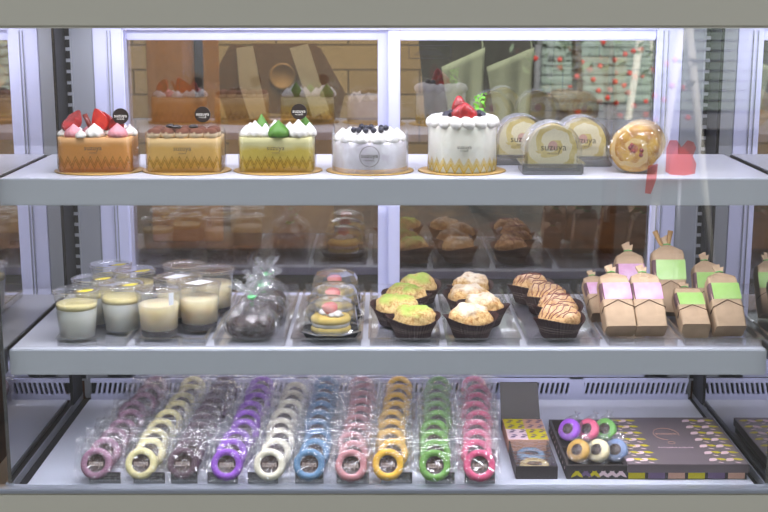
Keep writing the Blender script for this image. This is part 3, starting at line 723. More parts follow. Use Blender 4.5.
def crust(name, base, dark, dust, dustc):
    m, nt, N, L = nodes(name); b = N['Principled BSDF']; b.inputs['Roughness'].default_value = .85
    tc = N.new('ShaderNodeTexCoord'); n1 = N.new('ShaderNodeTexNoise'); n1.inputs['Scale'].default_value = 150; n1.inputs['Detail'].default_value = 6; n1.inputs['Roughness'].default_value = .7
    n2 = N.new('ShaderNodeTexNoise'); n2.inputs['Scale'].default_value = 38; n2.inputs['Detail'].default_value = 5
    for n_ in (n1, n2): L.new(tc.outputs['Object'], n_.inputs['Vector'])
    r = N.new('ShaderNodeValToRGB'); L.new(n1.outputs[0], r.inputs[0]); r.color_ramp.elements[0].position = .36; r.color_ramp.elements[1].position = .56
    r.color_ramp.elements[0].color = (*lin(dark),1); r.color_ramp.elements[1].color = (*lin(base),1)
    sp = N.new('ShaderNodeSeparateXYZ'); L.new(tc.outputs['Object'], sp.inputs[0])
    ad = N.new('ShaderNodeMath'); ad.operation = 'MULTIPLY_ADD'; L.new(n2.outputs[0], ad.inputs[0]); ad.inputs[1].default_value = .05; L.new(sp.outputs[2], ad.inputs[2])
    mr = N.new('ShaderNodeMapRange'); mr.inputs['From Min'].default_value = .070; mr.inputs['From Max'].default_value = .086; mr.inputs['To Max'].default_value = dust; L.new(ad.outputs[0], mr.inputs[0])
    mx = N.new('ShaderNodeMix'); mx.data_type = 'RGBA'; L.new(mr.outputs[0], mx.inputs[0]); L.new(r.outputs[0], mx.inputs[6]); mx.inputs[7].default_value = (*lin(dustc),1)
    L.new(mx.outputs[2], b.inputs['Base Color'])
    bp = N.new('ShaderNodeBump'); bp.inputs['Strength'].default_value = .7; bp.inputs['Distance'].default_value = .004; L.new(n1.outputs[0], bp.inputs['Height']); L.new(bp.outputs[0], b.inputs['Normal'])
    return m
M_cr = [crust('golden crust dusted green', (224,192,130), (176,128,66), .9, (158,190,80)), crust('golden crust with sugar', (222,184,124), (172,116,60), .8, (240,230,212)), crust('golden crust pinkish', (222,180,126), (168,112,64), .5, (232,206,180))]
def dome_pt(a, t, seed):
    """a: angle, t: 0 rim .. 1 top; craggy oval dome"""
    r = .0375*cos(t*pi/2)**.62; z = .029+.028*sin(t*pi/2)**1.1
    d = Vector((cos(a)*r, sin(a)*r, z))
    am = min(1, .25+t*2.2); k = 1+am*(.20*noise.noise(d*48+Vector((seed*7,seed,0)))+.09*noise.noise(d*130+Vector((seed,0,seed))))
    return Vector((d.x*k*1.04, d.y*k*.96, .029+(z-.029)*k))
def muffin(kind, seed):
    t = thing('muffin', '', 'muffin')
    prof = [(0,.0012),(.028,.0012),(.0305,.003),(.0350,.016),(.0415,.030),(.0465,.037),(.0460,.0376),(.0408,.0315),(.0342,.0175),(.029,.004),(0,.003)]
    def mod(a, i, r, z):
        k = 1+(.022*cos(44*a) if 2 <= i <= 8 else 0)
        e = 1 if i in (4,5,6,7) else 0
        return r*k*(1+e*.05*cos(2*a)), z + e*(.005*cos(2*a) if z>.029 else 0)
    lathe('paper_cup', prof, M_paper, t, 264, mod, uv=True)
    n, kk = 56, 16; vs, fs = [], []
    for i in range(kk):
        for j in range(n): vs.append(dome_pt(2*pi*j/n, i/kk, seed))
    vs.append(dome_pt(0, 1, seed)); top = len(vs)-1
    for i in range(kk-1):
        for j in range(n): fs.append([i*n+j, i*n+(j+1)%n, (i+1)*n+(j+1)%n, (i+1)*n+j])
    for j in range(n): fs.append([(kk-1)*n+j, (kk-1)*n+(j+1)%n, top])
    vs += [(x*.72,y*.72,.012) for x,y,_ in vs[:n]]
    for j in range(n): fs.append([top+1+j, top+1+(j+1)%n, (j+1)%n, j])
    mesh('muffin_top', vs, fs, M_cr[kind], t)
    if kind == 2:
        dz = MB()
        for c in range(6):
            off = -.026+c*.0095; pts = []
            for s in range(15):
                x = -.034+s*.0049; y = off+.004*sin(s*.6+c)
                r = math.hypot(x, y)
                if r > .036: continue
                a = math.atan2(y, x); best = None
                for ti in range(60):
                    q = dome_pt(a, ti/60, seed)
                    if math.hypot(q.x, q.y) <= r: best = q; break
                if best is not None: pts.append((best.x, best.y, best.z+.0004))
            if len(pts) > 3: dz.tube(pts, .0009, 5)
        dz.build('berry_drizzle', mat('berry drizzle', (110,36,44), .4), t, rot=(0,0,0), smooth=True)
    return t
cols = [[(413,323),(396.5,308),(406.5,294),(418,285)], [(471,323),(483,306.5),(468,295),(470,285)], [(559,323),(557.5,306.5),(546.6,294),(531,284)]]
ys = [.052,.132,.212,.294]
nm = ['green-dusted golden muffin','white-sugared golden muffin','muffin with dark berry drizzle']; pos = ['front of its tray','second from the front of its tray','third from the front of its tray','at the back of its tray']
for k in range(3):
    protos = {}
    for i, (u, v) in enumerate(cols[k]):
        s = i % 2
        if s not in protos: o = protos[s] = muffin(k, 1+s*3+k)
        else: o = copy_tree(protos[s])
        y = ys[i]; o.location = (P(u, v+6, y=y).x, y, TZ); o.rotation_euler = (0,0,(.3,-.4,2.6,.9)[i] if k < 2 else (.9,.7,1.1,.8)[i])
        o.scale = (.94,)*3; o['label'] = nm[k] + ' in brown paper cup, ' + pos[i]; o['group'] = ['green-dusted muffins','sugared muffins','drizzled muffins'][k]

# kraft paper packages
M_labp = mat('pink pearly label', (206,146,182), .2, c2=(222,184,212), vscale=24); M_labg = mat('green label', (158,200,106), .3, c2=(176,210,130), vscale=30)
M_side = mat('plum label edge', (96,66,72), .5); M_str = mat('brown string', (106,78,58), .7)
M_tiep = mat('green tie', (96,170,90), .5); M_tan = mat('tan twisted paper', (176,138,90), .7)
def package(pink, L_=.10, big=False):
    t = thing('paper_package', '', 'package')
    W, T = .050, .034
    if big: W, T = .056, .036
    w2 = W/2
    # wrapped loaf, narrowing to the folded top
    secs = [(0,1,1),(.03*L_/.1,1.02,1.02),(L_*.72,1,1),(L_*.93,.99,.97),(L_,.93,.82)]
    vs, fs = [], []
    base = rrect(W, T, .004, 4); n = len(base)
    for i, (z, sx, sy) in enumerate(secs):
        for x, y in base: vs.append((x*sx*(1+.02*nz((x*60,y*60,z*50))), y*sy+T/2, z))
    for i in range(len(secs)-1):
        for j in range(n): fs.append([i*n+j, i*n+(j+1)%n, (i+1)*n+(j+1)%n, (i+1)*n+j])
    fs.append(list(range(n))[::-1]); fs.append([(len(secs)-1)*n+j for j in range(n)])
    mesh('paper_wrap', vs, fs, M_kraft, t, smooth=False)
    # two folded flaps meeting under the tie, then the upright tuft
    ty = T*.45; z0 = L_
    mesh('top_fold', [(-w2*.93,ty-.013,z0-.001),(w2*.93,ty-.013,z0-.001),(w2*.86,ty+.013,z0-.001),(-w2*.86,ty+.013,z0-.001),(-.005,ty-.003,z0+.013),(.005,ty-.003,z0+.013),(.005,ty+.003,z0+.013),(-.005,ty+.003,z0+.013)],
         [[0,1,5,4],[1,2,6,5],[2,3,7,6],[3,0,4,7],[3,2,1,0]], M_kraft, t, smooth=False)
    tf = MB()
    for k, (dx, dy, hh) in enumerate(((-.006,-.002,.026),(.001,.001,.030),(.007,.0,.024))):
        tf.hexa([(-.004+k*.002,ty-.003,z0+.010),(.002+k*.002,ty-.003,z0+.010),(.002+k*.002,ty+.003,z0+.010),(-.004+k*.002,ty+.003,z0+.010)],
                [(dx-.004,ty+dy-.001,z0+hh),(dx+.003,ty+dy-.002,z0+hh+.002),(dx+.003,ty+dy+.001,z0+hh),(dx-.004,ty+dy+.002,z0+hh-.002)])
    tf.build('paper_tuft', M_kraft, t, smooth=False)
    MB().tube([(-.0062,ty-.004,z0+.013),(0,ty-.0062,z0+.0135),(.0062,ty-.004,z0+.013),(.0062,ty+.004,z0+.013),(0,ty+.006,z0+.0135),(-.0062,ty+.004,z0+.013),(-.0062,ty-.004,z0+.013)], .0011, 6).build('twist_tie', M_tiep, t, smooth=True)
    # label: front and left side
    za, zb = L_*.52, L_*.84; e = .0009
    mesh('label', [(-w2*.86,-e,za),(w2*1.0,-e,za),(w2*.985,-e,zb),(-w2*.86,-e,zb)], [[0,1,2,3]], M_labp if pink else M_labg, t, smooth=False)
    mesh('label_edge', [(-w2*1.04,.014,za),(-w2*1.04,.003,za),(-w2*.86,-e,za),(-w2*.86,-e,zb),(-w2*1.03,.003,zb),(-w2*1.03,.014,zb)], [[1,2,3,4],[0,1,4,5]], M_side, t, smooth=False)
    st = MB(); st.tube([(-w2*1.05,T*.5,L_*.34),(-w2*1.03,-.001,L_*.36),(0,-.0016,L_*.50),(w2*1.03,-.001,L_*.36),(w2*1.05,T*.5,L_*.34)], .0008, 5)
    st.build('string', M_str, t, smooth=True)
    return t
pkp, pkg, pkb = package(True), package(False), package(False, .112, True)
lean = R(-46)
def put(o, u, v, y, lb, gr, an=lean, rz=0, dz=0, sc=1):
    T = .034
    z = TZ + T*sin(-an)*sc + dz
    o.location = (P(u, v, y=y).x, y, z); o.rotation_euler = (an, 0, rz); o['label'] = lb; o['group'] = gr; o.scale = (sc,)*3
G1, G2 = 'pink-labelled paper packages', 'green-labelled paper packages'
put(pkp, 622, 330, .035, 'kraft paper package with pink label, front left of the pink pair', G1, rz=.05)
put(copy_tree(pkp), 653, 330, .035, 'kraft paper package with pink label, front right beside the green ones', G1, rz=.03)
put(copy_tree(pkp), 604, 310, .135, 'kraft paper package peeking out left of the front pink packages', G1, an=R(-52), rz=.12, sc=.8)
put(copy_tree(pkp), 634, 300, .175, 'kraft paper package with pink label rising behind the two front pink ones', G1, an=R(-32))
put(pkg, 697, 330, .035, 'short kraft paper package with green label lying low at the front', G2, an=R(-62), rz=.0, sc=.92)
put(copy_tree(pkg), 732, 330, .035, 'kraft paper package with green label, front right corner of the shelf', G2, rz=.02)
put(pkb, 673, 300, .165, 'tallest kraft paper package with green label and two tan twisted tufts', G2, an=R(-26))
put(copy_tree(pkg), 712, 300, .150, 'kraft paper package with green label peeking between the tall and the right one', G2, an=R(-32), sc=.9)
for s in (-1, 1):
    MB().tube([(s*.003,.016,.118),(s*.008-.004,.015,.130),(s*.014-.006,.012,.150)], [.003,.0035,.005], 8).build('twisted_tuft', M_tan, pkb, smooth=True)

# ------------------------------------------------------------------ bottom deck: wrapped ring cookies
def cookie_parts(mname, c):
    t = thing('ring_cookie', '', 'cookie')
    m = mat(mname, c, .5, var=.12, vscale=120, bump=.08, bscale=200)
    Rr, z0 = .0260, 0
    ringp = [(.0150,-.0008),(.0165,-.0030),(.0205,-.0042),(.0240,-.0030),(Rr,.0005),(Rr,.0085),(.0245,.0115),(0,.0120)]
    lathe('cookie_ring', ringp, m, t, 48, None, (0,0,Rr), (pi/2,0,0)).data.transform(Matrix.Scale(-1,4,(0,0,1)))
    d = lathe('chocolate_centre', [(0,.0004),(.0148,.0004),(.0158,-.0010)], mat('chocolate centre', (66,40,34), .45, c2=(48,28,24), vscale=90), t, 40, None, (0,0,Rr), (pi/2,0,0))
    d.data.transform(Matrix.Scale(-1,4,(0,0,1)))
    text('suzuya', .0098, mat('pale cocoa print', (206,186,176), .6), t, (0,-.0009,Rr), name='embossed_lettering').scale = (.92, 1.5, 1)
    return t
def bag_mesh(seed):
    n = 18; W2, z0, z1 = .036, -.003, .070; vs, fs = [], []
    rnd = random.Random(seed)
    for s in (-1, 1):
        for i in range(n+1):
            for j in range(n+1):
                x = -W2+2*W2*j/n; z = z0+(z1-z0)*i/n
                r = math.hypot(x, z-.026)/.026
                edge = min(1, min(j, n-j)/3, min(i, n-i)/3)
                b = .0055 if r < 1 else .0055*max(0, 1-(r-1)*1.6)
                d = edge*(.0022*noise.noise(Vector((x*90, z*90, seed+s)))+.0014*noise.noise(Vector((x*210, z*210, seed*3+s))))
                y = (-b-.0012-abs(d) if s < 0 else .0130*min(1,b/.0055)*edge+abs(d)+.0006)
                if r >= 1: y = y*edge+ .0035*noise.noise(Vector((x*60,z*60,seed*5)))
                vs.append((x, y, z))
    m_ = (n+1)**2
    for s in range(2):
        for i in range(n):
            for j in range(n):
                q = [s*m_+i*(n+1)+j, s*m_+i*(n+1)+j+1, s*m_+(i+1)*(n+1)+j+1, s*m_+(i+1)*(n+1)+j]
                fs.append(q if s == 0 else q[::-1])
    me = bpy.data.meshes.new('bag'); me.from_pydata(vs, [], fs); me.materials.append(M_cello); me.update()
    return me
bags = [bag_mesh(s) for s in range(4)]
CK = [('mauve',(158,112,138),95,466,153,389,9),('cream yellow',(238,226,166),140,466,194,389,9),('dark plum',(92,66,78),182,466,227,383,10),('bright purple',(148,78,200),226,467,264,386,9),
      ('ivory white',(236,228,204),269,467,296,395,8),('slate blue',(96,136,172),309,467,328,389,9),('dusty pink',(198,134,138),351,468,363,384,10),('golden yellow',(242,188,48),388,467,400,388,9),
      ('leaf green',(112,166,72),435,468,438,388,9),('hot pink',(222,84,128),480,468,475,388,9)]
ORD = ['frontmost','second','third','fourth','fifth','sixth','seventh','eighth','ninth','tenth']
CT = R(40)
rnd = random.Random(21)
for (cn, c, u0, v0, u1, v1, n) in CK:
    base = cookie_parts(cn+' cookie', c)
    a = P(u0, v0, z=.030); b = P(u1, v1, z=.030)
    ya = a.y-.004; yb = min(b.y-.012, .385)
    for k in range(n):
        o = base if k == 0 else copy_tree(base)
        f = k/(n-1); yy = ya+(yb-ya)*f; u = u0+(u1-u0)*(f*1.0)
        # x along the row at this depth
        x = a.x+(b.x-a.x)*f
        if k: x += rnd.uniform(-.0045,.0045)
        th = CT if k else R(30)
        o.rotation_euler = (-th, 0, rnd.uniform(-.08,.08) if k else 0)
        o.location = (x, yy, .0132*sin(th)+.0022)
        bo = bpy.data.objects.new('bag', bags[rnd.randrange(4)]); col.objects.link(bo); bo.parent = o
        o['label'] = (f'{cn} ring cookie in clear bag, {ORD[k]} of its row' if k == 0 else (f'{cn} ring cookie in clear bag, last at the back of its row' if k == n-1 else f'{cn} ring cookie in clear bag, {ORD[k]} from the front of its row'))
        o['group'] = cn+' ring cookies'
# price cards
M_card = mat('charcoal price card', (58,52,58), .35)
for (cn, c, u0, *_r), (ca, cb) in zip(CK, ((92,123),(136,167),(173,199),(209,239),(249,279),(296,324),(337,369),(381,412),(425,454),(464,494))):
    p0 = P(ca, 479, z=.001); x0 = p0.x; x1 = P(cb, 479, z=.001).x
    t = thing('price_card', f'small charcoal card in front of the {cn} ring cookies', 'card', ((x0+x1)/2, -.0085, 0), group='charcoal cards before the cookie rows')
    w2 = (x1-x0)/2
    cc = MB().hexa([(-w2,-.0085,.0002),(w2,-.0085,.0002),(w2,-.0075,.0002),(-w2,-.0075,.0002)], [(-w2,-.0065,.019),(w2,-.0065,.019),(w2,-.0055,.019),(-w2,-.0055,.019)]).build('card', M_card, t)
    pr = MB(); 
    for zz, xa, xb in ((.0145,-.7,.7),(.0105,-.75,.4)):
        x = xa*w2
        while x < xb*w2: 
            l = rnd.uniform(.001,.003); pr.box(x, x+l, -.0095+zz*.14, -.0078+zz*.14, zz-.0006, zz+.0006); x += l+.0008
    pr.build('print', mat('grey print', (130,122,124), .6), t)
    box('holder', -w2-.001, w2+.001, -.0105, -.0098, .0002, .020, M_pet, t)

# ------------------------------------------------------------------ gift boxes
M_box = mat('dark taupe card', (58,51,50), .5); M_lid = mat('taupe lid card', (112,100,104), .38)
M_yel = mat('yellow card print', (206,190,28), .5); M_pur = mat('purple card print', (110,88,122), .5); M_pea = mat('peach card print', (206,160,140), .5); M_pnk = mat('pale pink print', (236,206,214), .5)
def lens(mb, cx, cy, a, l, w_, z, nseg=8):
    """flat pointed leaf in XY"""
    pts = []
    for k in range(nseg+1): t = k/nseg; pts.append((-l/2+l*t, w_*sin(pi*t)))
    for k in range(nseg-1): t = (nseg-1-k)/nseg; pts.append((-l/2+l*t, -w_*sin(pi*t)))
    b = len(mb.v)
    for x, y in pts: mb.v.append((cx+x*cos(a)-y*sin(a), cy+x*sin(a)+y*cos(a), z))
    mb.f.append([b+k for k in range(len(pts))])
# large box
gb = thing('gift_box', 'large taupe gift box open at the left, patterned lid over the right', 'gift box', (0,0,.0004))
X0, X1, Y0, Y1 = .302, .600, .002, .232; XM = .402; Zh = .024; th = .004
b = MB(); b.box(X0,X1,Y0,Y1,0,.003); b.box(X0,X1,Y0,Y0+th,.003,Zh); b.box(X0,X1,Y1-th,Y1,.003,Zh); b.box(X0,X0+th,Y0+th,Y1-th,.003,Zh); b.box(X1-th,X1,Y0+th,Y1-th,.003,Zh)
b.build('box_body', M_box, gb)
dv = MB(); ym = P(600,446,z=Zh).y
dv.box(X0+th,X1-th,ym-.001,ym+.001,.003,Zh-.002)
dv.build('divider', M_box, gb)
lid = MB().box(XM,X1+.003,Y0-.003,Y1+.003,Zh-.012,Zh+.003).build('lid', M_lid, gb, .0008)
pt = {M_pnk.name: MB(), M_yel.name: MB()}
zt = Zh+.0034
for cx in (XM+.014, XM+.037, X1-.046, X1-.018):
    for r_ in range(7):
        cy = Y0+.018+r_*.0325
        lens(pt[M_pnk.name], cx-.006, cy, .75, .021, .0062, zt); lens(pt[M_yel.name], cx+.008, cy+.002, -.35, .020, .0048, zt+.0001)
        lens(pt[M_pnk.name], cx+.004, cy-.013, -.5, .012, .0018, zt)
for k in pt: pt[k].build('leaf_pattern', MATS[k], lid)
lcx, lcy = (XM+X1)/2-.004, (Y0+Y1)/2
MB().tube([(lcx+.022*cos(a), lcy+.028+.030*sin(a), zt) for a in [k*2*pi*.78/30-.3 for k in range(31)]], .0005, 4).build('emblem', M_pea, lid)
text('suzuya', .014, M_pea, lid, (lcx, lcy+.030, zt), (0,0,0)); text('PATISSERIE SUZUYA', .0068, M_pnk, lid, (lcx+.002, lcy-.040, zt), (0,0,0))
MB().tube([(lcx+.006*cos(a), lcy-.016+.006*sin(a), zt) for a in [k*2*pi/16 for k in range(17)]], .0004, 4).build('emblem', M_pea, lid)
# front face colour swatches and leaf pattern
mats6 = [M_yel, M_pur, M_pea, M_yel, M_pur, M_pea]
for k in range(6):
    x = XM+.002+k*.0330; box('colour_swatch', x, x+.0275, Y0-.0008, Y0, .001, Zh-.0125, mats6[k], gb)
lfm = [M_yel, M_pur, M_yel, M_pnk, M_pnk, M_pnk]
for k in range(6):
    q = MB(); lens(q, 0, 0, .7, .018, .003, 0); lens(q, .006, 0, -.7, .018, .003, .0001)
    q.build('leaf_print', lfm[k], gb, loc=(X0+.014+k*.0145, Y0-.0005, .009), rot=(pi/2,0,0))
q = MB()
for k in range(9): lens(q, 0, 0, .8, .012, .0022, 0); q.v[-16:] = [(x+ -.105+k*.0245, y, z) for x,y,z in q.v[-16:]]
q.build('leaf_print', M_pnk, gb, loc=(X0-.0005, Y0+.112, .012), rot=(pi/2,0,-pi/2))
# second box, small
sb = thing('gift_box', 'narrow dark gift box showing two cookies, lid propped up behind', 'gift box', (0,0,.0004))
a0, a1 = P(516,480,z=.001).x, P(558,480,z=.001).x; yw, ye = .125, .232
b = MB(); b.box(a0,a1,Y0,ye,0,.003); b.box(a0,a1,Y0,Y0+.003,.003,.022); b.box(a0,a0+.003,Y0+.003,ye,.003,.022); b.box(a1-.003,a1,Y0+.003,ye,.003,.022); b.box(a0,a1,ye-.003,ye,.003,.022)
b.build('box_body', M_box, sb)
box('window_film', a0+.001, a1-.001, Y0+.004, yw, .0222, .0228, M_cello, sb)
sl_ = box('patterned_sleeve', a0-.001, a1+.001, yw, ye+.001, .0015, .0245, M_pea, sb)
am = (a0+a1)/2; ymid = (yw+ye)/2
for (xa,xb,ya_,yb_,m_) in ((a0,am,ymid,ye,M_yel),(am,a1,yw,ymid,M_yel),(a0,am,yw,ymid,M_pnk)): box('pattern_panel', xa,xb,ya_,yb_,.0245,.0248,m_,sb)
dm = MB()
for i in range(4):
    for j in range(4):
        lens(dm, a0+.009+i*.0175, yw+.012+j*.026, .6, .012, .0035, .0251); lens(dm, a0+.013+i*.0175, yw+.021+j*.026, -.6, .012, .003, .0251)
dm.build('leaf_pattern', M_pur, sb)
MB().hexa([(a0-.002,ye+.003,.001),(a1+.001,ye+.003,.001),(a1+.001,ye+.007,.001),(a0-.002,ye+.007,.001)], [(a0-.004,ye+.030,.085),(a1-.004,ye+.030,.085),(a1-.004,ye+.034,.085),(a0-.004,ye+.034,.085)]).build('propped_lid', M_box, sb)
# wrapped cookies in the boxes
def small_cookie(name_mat, c, cat_label, loc, rot, group, rr=.020):
    t = thing('wrapped_cookie', cat_label, 'cookie', loc, rot, group)
    m = mat(name_mat, c, .5, var=.12, vscale=120)
    lathe('cookie_ring', [(.0,-.003),(.010,-.003),(.0135,-.005),(.018,-.004),(rr,0),(rr,.008),(.017,.011),(0,.011)], m, t, 36, None, (0,0,rr), (pi/2,0,0))
    lathe('chocolate_centre', [(0,.0112),(.010,.0112),(.0105,.010)], MATS['chocolate centre'], t, 24, None, (0,0,rr), (pi/2,0,0))
    # faceted tent of film round it
    rnd2 = random.Random(len(name_mat)*7)
    def mod(a,i,r,z): return r*(1+.14*noise.noise(Vector((cos(a)*2,sin(a)*2,z*60+rnd2.random()*.2)))), z
    lathe('bag', [(0,-.001),(.021,.0),(.0235,.012),(.022,.026),(.017,.038),(.009,.046),(.003,.051),(.007,.056)], M_cellobody, t, 40, mod, (0,.0,0), sy=.55, smooth=False)
    return t
xs = [.323, .356, .388]; 
for (nm_, c, i, y, lb) in (('purple box cookie',(160,92,206),0,.150,'purple wrapped cookie in the back left cell of the large gift box'),('rose box cookie',(226,110,140),1,.150,'pink wrapped cookie in the back middle cell of the large gift box'),('green box cookie',(120,176,96),2,.150,'green wrapped cookie in the back row beside the box lid'),
                         ('honey box cookie',(190,150,80),0,.045,'honey brown wrapped cookie in the front left cell of the large gift box'),('cream box cookie',(222,208,168),1,.045,'cream wrapped cookie in the front middle cell of the large gift box'),('blue box cookie',(112,128,160),2,.045,'blue grey wrapped cookie in the front row beside the box lid')):
    small_cookie(nm_, c, lb, (xs[i], y, .0130), (R(-34), 0, -.75 if i != 2 else -.5), 'cookies in the large gift box')
for (nm_, c, y, lb) in (('pale blue cookie',(130,160,190),.085,'pale blue cookie behind film in the narrow gift box'),('pale yellow cookie',(226,204,150),.035,'pale yellow cookie behind film at the front of the narrow gift box')):
    t = thing('boxed_cookie', lb, 'cookie', (am, y, .0040), (0,0,0), 'cookies in the narrow gift box')
    lathe('cookie_ring', [(.0,.001),(.022,.001),(.025,.004),(.024,.011),(.019,.0145),(.0145,.013),(.013,.010)], mat(nm_, c, .5, var=.1), t, 36)
    lathe('chocolate_centre', [(0,.0105),(.0128,.0105),(.0130,.009)], MATS['chocolate centre'], t, 24)

# ------------------------------------------------------------------ shop behind the case
M_apr = mat('dark cloth', (34,30,34), .9); 
ct = thing('back_counter', 'brown wooden counter running behind the display case', 'counter', (0, 1.2, FL))
box('worktop', -1.5, 1.5, -.25, .52, .88, .92, M_wood, ct, .004)
box('cabinet', -1.5, 1.5, -.20, .50, 0, .88, M_wood, ct)
for k in range(6):
    d = box('drawer', -1.45+k*.49, -1.0+k*.49, -.215, -.20, .50, .84, M_wood, ct, .004); box('handle', -1.3+k*.49, -1.15+k*.49, -.235,-.215,.72,.735, M_steel, d)
zc = FL+.92
p = P(180, 80, y=1.0)
op = thing('ochre_board', 'tall orange ochre board seen through the left rear glass', 'board', (p.x, 1.05, zc))
box('panel', -.085, .085, -.012, .012, 0, .95, M_ochre, op, .003)
box('dark_edge', .030, .050, -.020, -.012, .35, .95, M_dark, op)
# brown kraft gift carton with handle cut-outs
p = P(268, 85, y=1.15); gc = thing('folded_carton', 'open brown and cream folded carton seen through the left rear glass', 'carton', (p.x, 1.15, p.z), (0,0,0))
M_cb = mat('brown carton', (120,84,52), .7); M_cc = mat('cream carton side', (206,190,160), .7)
def quad(name, pts, m, y, t=.008): 
    return extrude_xz(name, pts, y, y+t, m, gc, smooth=False)
quad('left_flap', [(-.135,.02),(-.09,.10),(-.03,.09),(-.07,.02),(-.04,-.08),(-.10,-.09)], M_cb, 0)
quad('left_lining', [(-.075,.09),(-.035,.095),(-.005,-.07),(-.045,-.085),(-.07,.0)], M_cc, -.01)
quad('back_panel', [(-.04,.10),(.12,.10),(.13,-.08),(-.01,-.07)], M_cb, .02)
quad('right_lining', [(.055,.09),(.10,.10),(.15,-.06),(.11,-.08)], M_cc, -.01)
quad('right_flap', [(.10,.10),(.13,.09),(.19,-.02),(.17,-.10),(.145,-.06)], M_cb, 0)
lathe('round_seal', [(0,0),(.026,0),(.030,.003),(.033,.0)], M_woodl, gc, 32, None, (.035,.015,.02), (pi/2,0,0))
MB().box(-.10,.16,.0,.10,zc-p.z+.001,-.085).build('carton_base', M_woodl, gc)
# hanging dark aprons and pale cloths on a rail
ra = thing('hanging_apron', 'dark apron hanging behind the right rear glass', 'apron', (P(450,70,y=1.3).x, 1.32, 1.3))
hr = thing('hanging_rail', 'metal clothes rail on two posts behind the right rear glass', 'rail', (ra.location.x, 1.32, zc))
MB().tube([(-.16,0,.69),(.42,0,.69)], .008, 8).build('rail', M_steel, hr)
for x in (-.16,.42): MB().tube([(x,0,0),(x,0,.70)], .008, 8).build('post', M_steel, hr)
def cloth(name, pts, m, parent, y, amp=.02):
    vs, fs = [], []; n = 14
    for i in range(n+1):
        for j in range(n+1):
            s, t = j/n, i/n
            a = Vector(pts[0]).lerp(Vector(pts[1]), s); b_ = Vector(pts[3]).lerp(Vector(pts[2]), s); q = a.lerp(b_, t)
            vs.append((q.x, y+amp*sin(s*11+t*1.5)*(.4+t), q.y))
    for i in range(n):
        for j in range(n): fs.append([i*(n+1)+j, i*(n+1)+j+1, (i+1)*(n+1)+j+1, (i+1)*(n+1)+j])
    o = mesh(name, vs, fs, m, parent); so = o.modifiers.new('s', 'SOLIDIFY'); so.thickness = .004; return o
cloth('apron_cloth', [(-.10,-.42),(.28,-.42),(.26,-.76),(-.06,-.84)], M_apr, ra, 0)
cloth('apron_strap', [(-.01,-.40),(.06,-.40),(.03,-.60),(-.05,-.62)], M_apr, ra, -.02, .005)
M_pale = mat('pale green cloth', (176,196,178), .8)
for u, wd_, lb in ((463,.055,'pale green cloth hanging at the left behind the right rear glass'),(510,.06,'pale green cloth hanging at the right behind the right rear glass')):
    q = P(u, 75, y=1.26)
    o = thing('hanging_cloth', lb, 'cloth', (q.x, 1.26, q.z)); MB().tube([(wd_*.9,0,.068),(wd_*.5,.055,.901-q.z)], .002, 5).build('cord', M_pale, o); cloth('cloth', [(-wd_,.02),(wd_,.07),(wd_*.8,-.22),(-wd_*.3,-.22)], M_pale, o, 0, .008)
ck = thing('storage_shelf', 'dark wooden shelving with pale boxes behind the right rear glass', 'shelving', (P(600,150,y=1.4).x, 1.45, zc))
b = MB(); b.box(-.34,.34,.0,.25,0,.02); b.box(-.34,.34,.0,.25,.28,.30); b.box(-.34,.34,0,.25,.56,.58); b.box(-.34,-.32,0,.25,0,.9); b.box(.32,.34,0,.25,0,.9); b.build('frame', M_wood, ck)
rnd = random.Random(4)
for k, (x, z) in enumerate([(-.22,.02),(-.05,.02),(.14,.02),(-.2,.30),(.02,.30),(.2,.30),(-.1,.58),(.12,.58)]):
    hh = rnd.uniform(.10,.2); cc_ = [(196,186,168),(150,168,150),(210,206,200),(120,104,84)][k % 4]
    o = thing('storage_box', ['cream','sage','white','brown','beige','moss','ivory','umber'][k]+' box on the shelving behind the right rear glass', 'box', (ck.location.x+x, 1.53, zc+z+.001))
    c_ = [(206,196,160),(140,168,140),(216,212,206),(120,92,64),(200,176,140),(110,128,86),(226,220,200),(96,78,60)][k]
    box('box_body', -.06,.06,-.05,.05,0,hh, mat(f'storage {k}', c_, .7), o, .003); box('box_lid', -.063,.063,-.053,.053,hh,hh+.015, mat(f'storage {k}', c_, .7), o, .002)

# ------------------------------------------------------------------ street in front of the case, seen only in the glass
def MIR(u, v, t):
    """where an object stands whose reflection in the front glass shows at photo point (u, v)"""
    q = P(u, v, y=t); return Vector((q.x, -.068-q.y, q.z))
struct(box('floor_street', -9, 9, -14, -2.4, FL-.1, FL, M_paving))
facade = struct(box('wall_street', -9, 9, -11.2, -11, FL, 3.2, mat('dark plaster facade', (70,70,66), .8, var=.15, vscale=1.2)))
# berry shrub
q = MIR(610, 90, 4.0); sh = thing('berry_tree', 'red-berried tree standing across the pavement', 'tree', (q.x, q.y, FL))
MB().tube([(0,0,0),(.02,.01,.8),(-.03,.0,1.5),(.02,0,2.2)], [.04,.035,.025,.01], 8).build('trunk', M_wood, sh, smooth=True)
rnd = random.Random(12); lv = MB()
for k in range(260):
    a = rnd.uniform(0,6.28); rr = rnd.uniform(.0,.42); z = rnd.uniform(1.1,2.1); c = Vector((rr*cos(a), rr*sin(a)*.7, z)); s = rnd.uniform(.02,.045)
    d1 = Vector((rnd.uniform(-1,1),rnd.uniform(-1,1),rnd.uniform(-1,1))).normalized(); d2 = d1.orthogonal().normalized(); b0 = len(lv.v)
    lv.v += [c+d1*s, c+d2*s*.5, c-d1*s, c-d2*s*.5]; lv.f.append([b0,b0+1,b0+2,b0+3])
lv.build('foliage', mat('grey green leaves', (150,170,140), .6), sh)
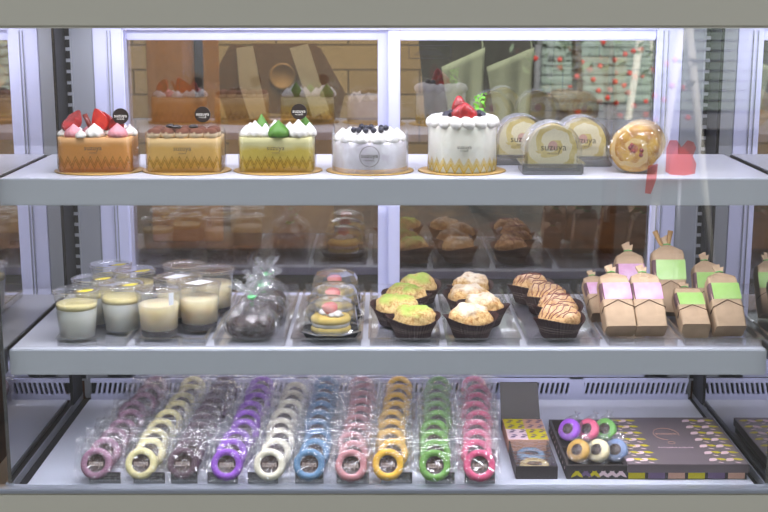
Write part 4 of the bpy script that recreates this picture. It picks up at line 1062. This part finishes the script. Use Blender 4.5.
for k, (u, v) in enumerate(((641,50),(602,57),(560,68),(590,70),(615,73),(635,77),(610,90),(628,93),(652,70),(667,64),(675,60),(684,88),(655,96),(664,100),(620,116),(646,115),(634,106),(600,102),(578,113),(655,120),(688,118),(672,86))):
    q = MIR(u, v, 3.9+.2*(k % 3)); lathe('berry_cluster', [(0,-.016),(.011,-.012),(.016,0),(.011,.012),(0,.016)], mat('scarlet berry', (240,40,30), .4), sh, 12, None, (q.x-sh.location.x, q.y-sh.location.y, q.z-FL))
# pale poles and red sign
for (ua, va, ub, vb, t, lb) in ((676,70,656,200,4.6,'pale slanting pole nearer the red sign'),(690,35,701,150,5.2,'pale slanting pole further right')):
    a, b_ = MIR(ua,va,t), MIR(ub,vb,t); d = (b_-a); k = (FL-b_.z)/d.z if d.z else 0; foot = b_+d*max(k,0)
    o = MB().tube([a-d*.3-foot, foot-foot], .022, 12).build('street_pole', mat('white pole', (236,232,220), .5), None, smooth=True); o.location = foot; tag(o, lb, 'pole')
q = MIR(681, 162, 4.4); rs = thing('street_sign', 'round-topped red street sign on a thin post', 'sign', (q.x, q.y, FL))
extrude_xz('sign_plate', [(x, z+q.z-FL-.07) for x,z in arch_pts(.115,.14)], -.01, .01, mat('red sign paint', (226,40,34), .5), rs, smooth=False)
MB().tube([(0,.0,0),(0,.0,q.z-FL-.06)], .012, 8).build('sign_post', M_steel, rs, smooth=True)

dc = thing('red_reflection_patch', 'red street reflection painted as a translucent rounded patch on the front glass before the right end of the upper shelf', 'sticker', (P(681,160,y=-.036).x, -.0345, P(681,160,y=-.036).z))  # red street reflection put on the glass as tinted film, no real sticker
M_redfilm = clear('painted red reflection film', .05, .3, (1.0,.62,.60), .2, haze=.0)
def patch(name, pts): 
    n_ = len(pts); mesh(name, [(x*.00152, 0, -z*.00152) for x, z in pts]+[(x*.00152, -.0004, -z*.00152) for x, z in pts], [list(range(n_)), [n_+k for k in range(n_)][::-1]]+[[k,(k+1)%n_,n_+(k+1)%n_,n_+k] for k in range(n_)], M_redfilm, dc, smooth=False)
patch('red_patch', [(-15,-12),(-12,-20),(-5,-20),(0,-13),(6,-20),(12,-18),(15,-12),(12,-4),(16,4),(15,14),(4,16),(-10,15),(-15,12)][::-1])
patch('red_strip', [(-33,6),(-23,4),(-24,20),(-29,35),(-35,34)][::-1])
q = MIR(600, 110, 6.0); sp_ = thing('roller_shutter', 'pale grey-green ribbed roller shutter across the street', 'shutter', (q.x, -10.9, FL))
sm = MB()
for k in range(26): sm.box(.35, 2.5, 0, .05, .4+k*.1, .4+k*.1+.08)
sm.build('slats', mat('pale sage metal', (160,176,166), .5), sp_); box('shutter_frame', .28, 2.57, -.04, 0, .2, 3.1, M_grey, sp_)
